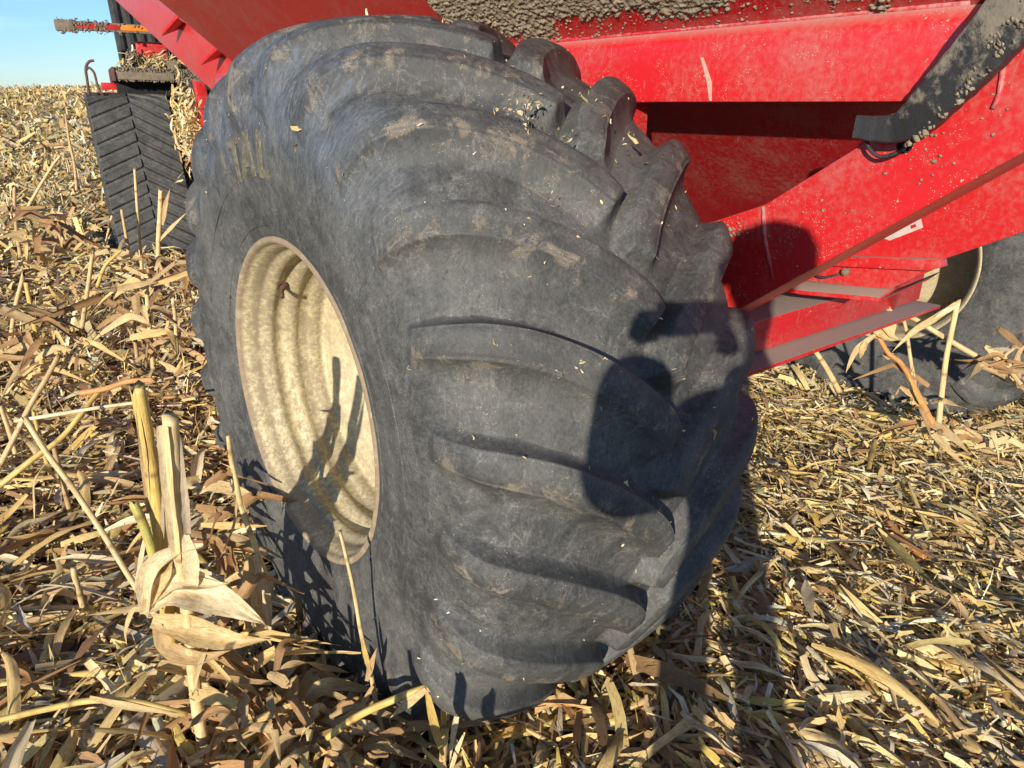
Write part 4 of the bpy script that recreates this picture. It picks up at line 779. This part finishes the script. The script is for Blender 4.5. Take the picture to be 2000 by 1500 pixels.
flat('upright pale leaf torn square at the right of the brown husk', 'corn_leaf', 'leaf', [(1575, 1135), (1578, 1180), (1590, 1215)], .045, PALE*.95, .15)
flat('gray husk lying at the left edge below the slanting stalk', 'corn_husk', 'husk', [(-10, 1205), (80, 1165), (160, 1150), (240, 1172)], .075, TAN*.9, .10, cup=-.5)
flat('wide grey-tan leaf lying flat in the lower left', 'corn_leaf', 'leaf', [(0, 1080), (90, 1040), (170, 1000), (250, 985)], .045, GRY*.85, .09)
flat('olive ear husk lying left of the golden stalk', 'corn_husk', 'husk', [(195, 880), (140, 892), (105, 905)], .065, np.array((.48, .42, .17)), .09, cup=-.7)
flat('pale curved leaf left of the olive ear husk', 'corn_leaf', 'leaf', [(245, 940), (220, 925), (165, 925)], .03, PALE, .12)
flat('broken grey-tan sheath standing near the bottom between stalk and tyre', 'corn_leaf', 'leaf', [(590, 1440), (568, 1370), (548, 1290)], .036, GRY, .12, face=(0, -1, .3), rise=.05)
flat('pale pointed leaf sliver near the bottom left of the reed', 'corn_leaf', 'leaf', [(680, 1400), (665, 1360), (655, 1326)], .022, PALE, .14, face=(0, -1, .3))
flat('broad tan sheath folded in the bottom left foreground', 'corn_husk', 'husk', [(240, 1395), (290, 1440), (340, 1500), (370, 1540)], .06, GRY*1.05, .12, cup=-.8)
flat('yellow sheath strip running to the bottom left corner', 'corn_leaf', 'leaf', [(110, 1400), (160, 1440), (210, 1480), (260, 1525)], .04, STR, .10, cup=-.6)
flat('ragged brown leaf fan at the left edge in the foreground', 'corn_leaf', 'leaf', [(-20, 1310), (40, 1320), (80, 1350)], .055, BRN*1.4, .12)
flat('curled rusty leaf under the folded husk', 'corn_leaf', 'leaf', [(430, 1320), (470, 1345), (510, 1335), (545, 1320)], .040, np.array((.42, .24, .11)), .13, rise=.02)
# loose leaves and cane pieces on top of the mat, one object each
def loose():
    kinds = [('pale straw', PALE), ('golden', np.array((.72, .53, .22))), ('tan', TAN*1.1), ('rust brown', np.array((.44, .25, .11))), ('grey', GRY*1.1)]
    protos = {}
    for kn, tn in kinds:
        for v in range(3):
            Lh = random.uniform(.24, .5); b = random.uniform(-.02, .04); sw = random.uniform(-.05, .05); tw = random.uniform(-.9, .9)
            pts = [np.array((x*Lh - Lh/2, sw*math.sin(x*3.1), .02 + b*math.sin(x*3.1) + random.uniform(-.012, .012))) for x in (0, .25, .5, .75, 1)]
            o = leaf_mesh('corn_leaf', pts, random.uniform(.022, .046), tn, None, face=(0, 0, 1), cup=random.choice((-.5, .4, .8)), twist=tw, mat=M_leaf, base=random.uniform(.3, .8)); protos[kn, v] = [o, False]
    def put(n, a0, a1, r0, r1, where):
        P, _ = scatter(n, r0, r1, a0, a1)
        for q in P:
            kn = random.choice(kinds if where[0] == 'l' else kinds[:3])[0]; pr = protos[kn, random.randrange(3)]; o = pr[0]
            if pr[1]: o = o.copy(); link(o)
            pr[1] = True
            o.location = (q[0], q[1], float(ground(*q)) + random.uniform(.07, .115)); o.rotation_euler = (random.gauss(0, .3), random.gauss(0, .22), random.gauss(-.95, .6) if where[0] == 'r' else random.uniform(-3.1, 3.1)); sc = random.uniform(.7, 1.15) if where[0] == 'l' else random.uniform(.45, .85); o.scale = (sc, sc, sc)
            tag(o, 'loose %s corn leaf lying on the residue %s' % (kn, where), 'leaf', 'loose %s corn leaves %s' % (kn, where))
    put(190, -50, -14, .9, 3.6, 'left of the big tyre'); put(62, 8, 46, 1.0, 3.0, 'right of the big tyre')
    for k, (o, u) in protos.items():
        if not u: bpy.data.objects.remove(o)
loose()
def shag(e, px, Y, n, Ls, seed):
    random.seed(seed)
    for i in range(n):
        x, y = random.choice(px); p = V(x + random.gauss(0, 14), y + random.gauss(0, 20), Y); a = random.uniform(0, 6.28); Lh = random.uniform(*Ls); dr = np.array([math.cos(a), math.sin(a)*.6, 0])
        up = random.uniform(-.1, .8)
        if random.random() < .55:
            d2 = dr + np.array([random.gauss(0, .7), random.gauss(0, .7), random.uniform(-.9, .2)]); kx = p + dr*Lh*.55 + ZZ*Lh*.5*up
            pts = [p, (p+kx)/2, kx - (kx-p)*.04, kx + d2*Lh*.02, kx + d2*Lh*.22, kx + d2*Lh*.45]
        else: pts = [p, p + dr*Lh*.25 + ZZ*Lh*.3*up, p + dr*Lh*.6 + ZZ*Lh*(.25*up-.15), p + dr*Lh*.9 - ZZ*Lh*(.35-.2*up)]
        leaf_mesh('leaf', loc(e, pts), random.uniform(.016, .04), random.choice([TAN*.9, STR*.95, BRN*1.2, np.array((.68, .50, .22)), np.array((.42, .27, .13)), BRN, TAN*.75]), e, twist=random.gauss(0, 1), cup=random.uniform(-.6, .8), mat=M_leaf)
e = plant('corn_plant_base', 'shaggy dead leaves round the foot of the thick stalks in the lower left', 'dead leaves', V(400, 1420, YA+.05))
shag(e, [(380, 1200), (390, 1300), (400, 1400), (450, 1320), (420, 1250)], YA+.06, 26, (.14, .34), 3)
e = plant('corn_plant_base', 'tangle of dead leaves against the lower left edge of the tyre', 'dead leaves', V(540, 1380, YA+.02))
shag(e, [(520, 1330), (560, 1380), (600, 1430), (640, 1400), (700, 1440)], YA-.02, 26, (.12, .30), 4)
e = plant('corn_plant_base', 'brown leaf tangle at the bottom edge below the reed', 'dead leaves', V(640, 1440, 1.3))
shag(e, [(480, 1400), (540, 1450), (620, 1450), (690, 1460), (760, 1470)], 1.27, 30, (.12, .3), 14)
e = plant('corn_plant_base', 'dry leaf tuft standing beside the rim behind the jointed cane', 'dead leaves', V(430, 1120, 1.85))
shag(e, [(420, 1060), (400, 1010), (440, 1120), (380, 980)], 1.88, 18, (.14, .32), 6)
e = plant('corn_plant_base', 'dry leaf tuft at the foot of the stalks by the far tyre', 'dead leaves', V(1830, 850, YR))
shag(e, [(1800, 800), (1830, 830), (1850, 850), (1900, 850), (1780, 800)], YR, 22, (.12, .3), 7)
e = plant('corn_plant_base', 'ragged straw tuft at the far right edge beside the far tyre', 'dead leaves', V(1985, 760, YR-.05))
shag(e, [(1975, 720), (1990, 760), (2000, 700)], YR-.06, 14, (.10, .24), 8)
e = plant('corn_plant_base', 'shredded straw tuft behind the golden stalk tip', 'dead leaves', V(285, 700, 2.6))
shag(e, [(285, 560), (280, 610), (290, 660), (300, 700), (270, 640)], 2.65, 26, (.14, .36), 21)
e = plant('corn_plant_base', 'straw tuft at the far left edge above the crossing stalks', 'dead leaves', V(60, 720, 2.5))
shag(e, [(40, 640), (80, 670), (110, 640), (60, 700), (130, 700)], 2.55, 24, (.14, .34), 22)
e = plant('corn_plant_base', 'straw tuft in mid field left of the track foot', 'dead leaves', V(90, 500, 3.6))
shag(e, [(80, 430), (100, 470), (130, 500), (60, 480)], 3.7, 22, (.2, .42), 23)
e = plant('corn_plant_base', 'straw tuft between the tractor track foot and the tyre', 'dead leaves', V(330, 540, 3.5))
shag(e, [(250, 520), (300, 540), (340, 545), (370, 560)], 3.5, 24, (.16, .36), 24)
for i_, (px_, Y_, r_, t_, lb) in enumerate([([(300, 720), (292, 640), (286, 560)], 2.7, .010, STR, 'pale stalk standing in the straw tuft behind the golden stalk'), ([(268, 700), (262, 630), (268, 575)], 2.75, .008, TAN, 'thin tan stalk left of the pale stalk in the straw tuft'), ([(345, 690), (343, 630), (338, 590)], 2.6, .008, STR, 'thin straw stalk close to the left edge of the tyre'), ([(85, 720), (70, 650), (52, 560)], 2.6, .010, YEL, 'yellow stalk leaning left in the far left straw tuft'), ([(18, 690), (28, 610), (45, 540)], 2.7, .009, STR, 'straw stalk leaning right at the far left edge'), ([(160, 640), (172, 560), (180, 500)], 3.1, .010, STR, 'straight stalk in mid field between left edge and track'), ([(40, 500), (30, 430), (28, 370)], 4.2, .011, TAN, 'tan stalk far left in mid field'), ([(190, 560), (205, 520), (235, 490)], 3.4, .009, YEL, 'short yellow stalk leaning towards the track foot')]):
    stalk_px(lb, px_, Y_, (r_, r_*.8), t_)
# stubble at the photographer's feet, just below the picture; it shades the foot of the tyre
for i_, (x_, y_, h_) in enumerate([(-.74, .84, .58), (-.62, .80, .60), (-.52, .86, .52), (-.43, .76, .62), (-.34, .80, .56), (-.24, .76, .60), (-.66, .70, .62), (-.16, .80, .50)]):
    b_ = np.array([x_, y_, float(ground(x_, y_))]); random.seed(40+i_); tp = b_ + np.array([random.gauss(0, .03), random.gauss(0, .02), h_])
    e = plant('corn_stalk', 'broken corn stalk standing at the feet of the photographer', 'corn stalk', b_, 'stalks at the feet of the photographer'); stalk_mesh('stem', loc(e, [b_, (b_+tp)/2 + (.008, 0, 0), tp]), (.013, .011), STR, e, .15)
    for k_ in range(4):
        a_ = random.uniform(0, 6.28); d_ = np.array([math.cos(a_), math.sin(a_)*.5, 0]); q_ = b_ + (tp-b_)*random.uniform(.3, .85)
        leaf_mesh('leaf', loc(e, [q_, q_ + d_*.06 + ZZ*.03, q_ + d_*.15 - ZZ*.01, q_ + d_*.22 - ZZ*.12]), random.uniform(.02, .035), random.choice([STR, TAN]), e, twist=random.gauss(0, .8), mat=M_leaf)
random.seed(77)
# corn cob end, red with white pith
cb = G(1352, 1422, .10); e = plant('corn_cob', 'small broken cob end, dark red with white pith, near the bottom edge', 'corn cob', cb)
vv, ff = tube([(0, .02, -.012), (0, 0, 0), (0, -.010, .004)], [.012, .015, .013], 10); mesh('cob', vv, ff, rough_mat('cob_red', (.22, .03, .03), (.4, .1, .08), 90, .8), e)
vv, ff = tube([(0, -.0102, .0041), (0, -.013, .005)], [.006, .005], 8); mesh('pith', vv, ff, M_white, e)
# standing stubble in rows: nearest ones as single plants, the rest as one mass
def stubble():
    B = []
    for row in range(-26, 8):
        for kk in range(0, 150):
            h = -1 + kk*.34 + random.gauss(0, .06); s = -.55 + row*.76 + random.gauss(0, .05)
            p = WC[:2] + s*AX0[:2] + h*FWD[:2]; d = math.hypot(*p)
            if d < 2.3 or d > 34 or random.random() > (.8 if d < 7 else .55): continue
            q = np.array([p[0], p[1], 0]) - CAM; dd = q@FW
            if dd < .5: continue
            px = 1000 + F*(q@RT)/dd; py = 750 - F*(q@UP)/dd
            if not (-200 < px < 900) : continue
            if .6 < s < 1.8 and 6.2 < h < 9.3: continue
            if s > -.3 and -.9 < h < 9.6 and s < 5 : continue
            B.append((d, p))
    B.sort(key=lambda x: x[0]); protos = []
    for i in range(6):
        Lh = random.uniform(.2, .42); lean = np.array([random.gauss(0, .10), random.gauss(0, .10), 1])*Lh
        e = plant('corn_stubble', 'short dry corn stub standing in the field rows left of the tractor', 'corn stub', (0, 0, 0), 'standing corn stubs in the field rows')
        stalk_mesh('stem', [np.zeros(3) - (0, 0, .03), lean*.5 + (.006, 0, 0), lean], (.011, .009), [STR, TAN, YEL, STR, TAN, PALE][i]*1.0, e, .12, k=6)
        a = random.uniform(0, 6.28); o = np.array([math.cos(a), math.sin(a), 0])
        leaf_mesh('leaf', [lean*.45, lean*.8 + o*.05, lean*.75 + o*.12, lean*.35 + o*.17], .024, STR*.95, e, cols=3); protos.append(e)
    nI = 110
    for i, (d, p) in enumerate(B[:nI]):
        src = protos[i % 6]; e = src if i < 6 else src.copy()
        if i >= 6:
            link(e)
            for ch in src.children:
                c = ch.copy(); link(c, e)
        e.location = (p[0], p[1], float(ground(*p)) + .03); e.rotation_euler = (0, 0, random.uniform(0, 6.28)); sc = random.uniform(.75, 1.25); e.scale = (sc, sc, sc)
    P = np.array([b[1] for b in B[nI:]]); n = len(P); global acc; acc = Acc()
    Ln = rng.uniform(.22, .5, n); pos = np.c_[P, ground(P[:, 0], P[:, 1]) + Ln*.42]
    acc.add(canes(pos, rng.uniform(-3, 3, n), np.pi/2 + rng.normal(0, .22, n), Ln, rng.uniform(.009, .014, n), tints(n, [9, 6, 5, 2, 0, 2, 7, 3, 1, 0]), 4, 3))
    lf = np.repeat(pos, 2, 0) + rng.normal(0, .05, (2*n, 3)); acc.add(ribbons(lf, rng.uniform(-3, 3, 2*n), rng.normal(.3, .6, 2*n), rng.normal(0, .6, 2*n), rng.uniform(.15, .35, 2*n), rng.uniform(.015, .035, 2*n), rng.normal(.1, .15, 2*n), rng.normal(0, 1, 2*n), 3, 2, tints(2*n, W_R)))
    tag(acc.build('stubble_rows', M_stalk), 'distant rows of dry corn stubble running to the field crest', 'corn stubble', kind='stuff')
stubble()
# straw caught on the tractor and hanging on the frame
def straw(name, label, c, spread, n, Ls, Ws):
    global acc; acc = Acc(); pos = cart(np.array(c)[None] + rng.normal(0, 1, (n, 3))*np.array(spread)[None])
    acc.add(ribbons(pos, rng.uniform(-3, 3, n), rng.normal(0, .7, n), rng.normal(0, .6, n), rng.uniform(*Ls, n), rng.uniform(*Ws, n), rng.normal(.1, .2, n), rng.normal(0, 1.2, n), 4, 2, tints(n, [9, 6, 3, 1, 0, 0, 9, 2, 0, 0])))
    tag(acc.build(name, M_leaf), label, 'straw', kind='stuff')
straw('straw_pile', 'pile of pale straw on the tractor fender', (1.62, 7.12, 1.17), (.16, .06, .035), 260, (.06, .2), (.008, .022))
straw('straw_heap', 'heap of pale straw banked against the tractor track', (1.22, 6.42, -.80), (.36, .14, .06), 520, (.08, .30), (.006, .022))
straw('straw_clump', 'pale straw stuffed between the tractor track and the cart', (1.55, 6.15, .55), (.045, .12, .17), 420, (.07, .24), (.010, .028))
# straw flecks on the tyre
def flecks():
    global acc; acc = Acc(); pts = []
    lug_o = [c for c in wheel.children if c.name.startswith('lug')]
    for o in lug_o:
        a = math.degrees(-o.rotation_euler.x)
        M = Matrix.Rotation(o.rotation_euler.x, 4, 'X')
        vs = o.data.vertices
        for _ in range(15):
            v = vs[random.randrange(len(vs))]; co = M @ v.co; nn = M @ v.normal
            r = math.hypot(co.y, co.z)
            if co.y > .55 or co.z < -.5: continue
            pts.append(np.array(co[:]) + np.array(nn[:])*.0022)
    # clusters that settle on the upper sides
    for s, th, k in ((.30, -38, 26), (.27, -41, 22), (.24, -39, 18), (.20, -53, 9), (.215, -56, 5), (.20, -69.5, 8), (.13, -70, 5), (.05, -66, 6), (.33, -44, 8), (.45, -36, 10), (.52, -44, 8)):
        for _ in range(k):
            ss = s + random.gauss(0, .025); t = math.radians(th + random.gauss(0, 1.0)); qq = abs(S0-ss); r = float(np.interp(qq, qa, cr[:, 1])) + .0575
            pts.append(np.array([ss, r*math.sin(t), r*math.cos(t)]))
    n = len(pts); P = np.array(pts); W_ = cart(P)
    big = rng.random(n) < .06
    acc.add(ribbons(W_, rng.uniform(-3, 3, n), rng.normal(.5, .5, n), rng.normal(0, .6, n), np.where(big, rng.uniform(.018, .04, n), rng.uniform(.004, .013, n)), np.where(big, rng.uniform(.005, .011, n), rng.uniform(.0012, .004, n)), rng.normal(.1, .15, n), rng.normal(0, .8, n), 3, 2, tints(n, [8, 2, 3, 1, 0, 0, 9, 0, 0, 0])))
    tag(acc.build('chaff', M_leaf), 'pale bits of chaff stuck to the big tyre', 'chaff', kind='stuff')
flecks()
# ================================================================== the photographer (outside the frame; casts the shadow on tyre and frame)
def person():
    R_ = np.array([math.cos(SUN_AZ), -math.sin(SUN_AZ), 0]); B_ = np.array([-math.sin(SUN_AZ), -math.cos(SUN_AZ), 0])
    O = R_*.15 + B_*.30
    J = lambda r, b, z: O + R_*r + B_*b + np.array([0, 0, z])
    e = plant('person', 'person in dark jacket and cap standing behind the camera holding up a phone', 'person', O)
    cloth = rough_mat('dark_jacket', (.03, .035, .05), (.05, .055, .07), 30, .9); skin = rough_mat('skin', (.5, .3, .22), (.55, .34, .25), 20, .6, .05)
    vs = [J(0, 0, .98), J(0, 0, 1.15), J(.01, 0, 1.32), J(.02, .02, 1.47), J(.03, .01, 1.63), J(.03, 0, 1.78), J(.03, 0, 1.90),
          J(-.09, 0, .92), J(-.11, -.02, .52), J(-.13, .02, .10), J(-.14, -.16, .04), J(.09, 0, .92), J(.11, -.02, .52), J(.14, .02, .10), J(.15, -.16, .04),
          J(-.15, .02, 1.46), J(-.26, -.03, 1.34), J(-.23, -.14, 1.60), J(.14, .02, 1.46), J(.17, -.08, 1.22), J(-.06, -.14, 1.575), J(-.25, -.09, 1.47)]
    ed = [(0, 1), (1, 2), (2, 3), (3, 4), (4, 5), (5, 6), (0, 7), (7, 8), (8, 9), (9, 10), (0, 11), (11, 12), (12, 13), (13, 14), (3, 15), (15, 16), (16, 21), (21, 17), (3, 18), (18, 19), (19, 20)]
    rad = [.155, .145, .155, .11, .06, .09, .08, .105, .075, .055, .05, .105, .075, .055, .05, .10, .10, .06, .09, .08, .045, .085]
    me = bpy.data.meshes.new('body'); me.from_pydata([tuple(v-O) for v in vs], ed, []); me.materials.append(cloth)
    o = link(bpy.data.objects.new('body', me), e); m = o.modifiers.new('skin', 'SKIN'); sv = me.skin_vertices[0].data
    for i, r in enumerate(rad): sv[i].radius = (r, r*.85)
    sv[0].use_root = True; o.modifiers.new('sub', 'SUBSURF').levels = 2
    def lim(name, c, ds, r, mat):
        me = bpy.data.meshes.new(name); vs = [tuple(c)] + [tuple(c + np.array(d)) for d in ds]; me.from_pydata(vs, [(i, i+1) for i in range(len(ds))], []); me.materials.append(mat)
        o = link(bpy.data.objects.new(name, me), e); o.modifiers.new('skin', 'SKIN'); sv = me.skin_vertices[0].data
        for i in range(len(vs)): sv[i].radius = (r*(1-.12*i), r*(1-.12*i))
        sv[0].use_root = True; o.modifiers.new('sub', 'SUBSURF').levels = 1
    for hand, sgn in ((J(-.25, -.16, 1.61)-O, 1), (J(-.06, -.16, 1.585)-O, -1)):
        lim('palm', hand, [R_*.01*sgn - B_*.008 + ZZ*.03, R_*.012*sgn - B_*.010 + ZZ*.06], .028, skin)
        for f in range(4): lim('finger', hand + ZZ*(.0 + .018*f) - B_*.02, [-B_*.012 + R_*sgn*.012, -B_*.020 + R_*sgn*.03, -B_*.018 + R_*sgn*.042], .009, skin)
        lim('thumb', hand + ZZ*.02, [R_*sgn*.02 - B_*.01 + ZZ*.02, R_*sgn*.045 - B_*.015 + ZZ*.035], .010, skin)
    # face and cap
    hc = J(.03, 0, 1.83)-O
    bm = bmesh.new(); bmesh.ops.create_uvsphere(bm, u_segments=20, v_segments=14, radius=.103)
    for v in bm.verts: v.co.z *= 1.12; v.co.x *= .92
    me = bpy.data.meshes.new('head'); bm.to_mesh(me); bm.free(); me.materials.append(skin); h = link(bpy.data.objects.new('head', me), e); h.location = hc; me.polygons.foreach_set('use_smooth', np.ones(len(me.polygons), bool))
    for nm, dr, dz, rr in (('eye', -.04, .012, .012), ('eye', .04, .012, .012), ('nose', 0, -.02, .018), ('ear', -.108, 0, .026), ('ear', .108, 0, .026), ('mouth', 0, -.06, .02)):
        bm = bmesh.new(); bmesh.ops.create_uvsphere(bm, u_segments=10, v_segments=8, radius=rr); me = bpy.data.meshes.new(nm); bm.to_mesh(me); bm.free(); me.materials.append(skin if nm != 'eye' else M_dark)
        q = link(bpy.data.objects.new(nm, me), e); q.location = hc + R_*dr - B_*(.105 if nm != 'ear' else 0) + ZZ*dz
        if nm == 'mouth': q.scale = (1.2, .5, .35)
    vv, ff = tube([hc + ZZ*.02, hc + ZZ*.07, hc + ZZ*.115, hc + ZZ*.14], [.110, .108, .085, .03], 20); mesh('cap', vv, ff, cloth, e)
    ph = tag(empty('phone', Matrix.Translation(Vector((-.01, -.075, H0+.01)))), 'black phone held up by the photographer', 'phone')
    boxm('phone_body', (-.08, -.005, -.037), (.08, .004, .037), M_black, ph, .004)
person()
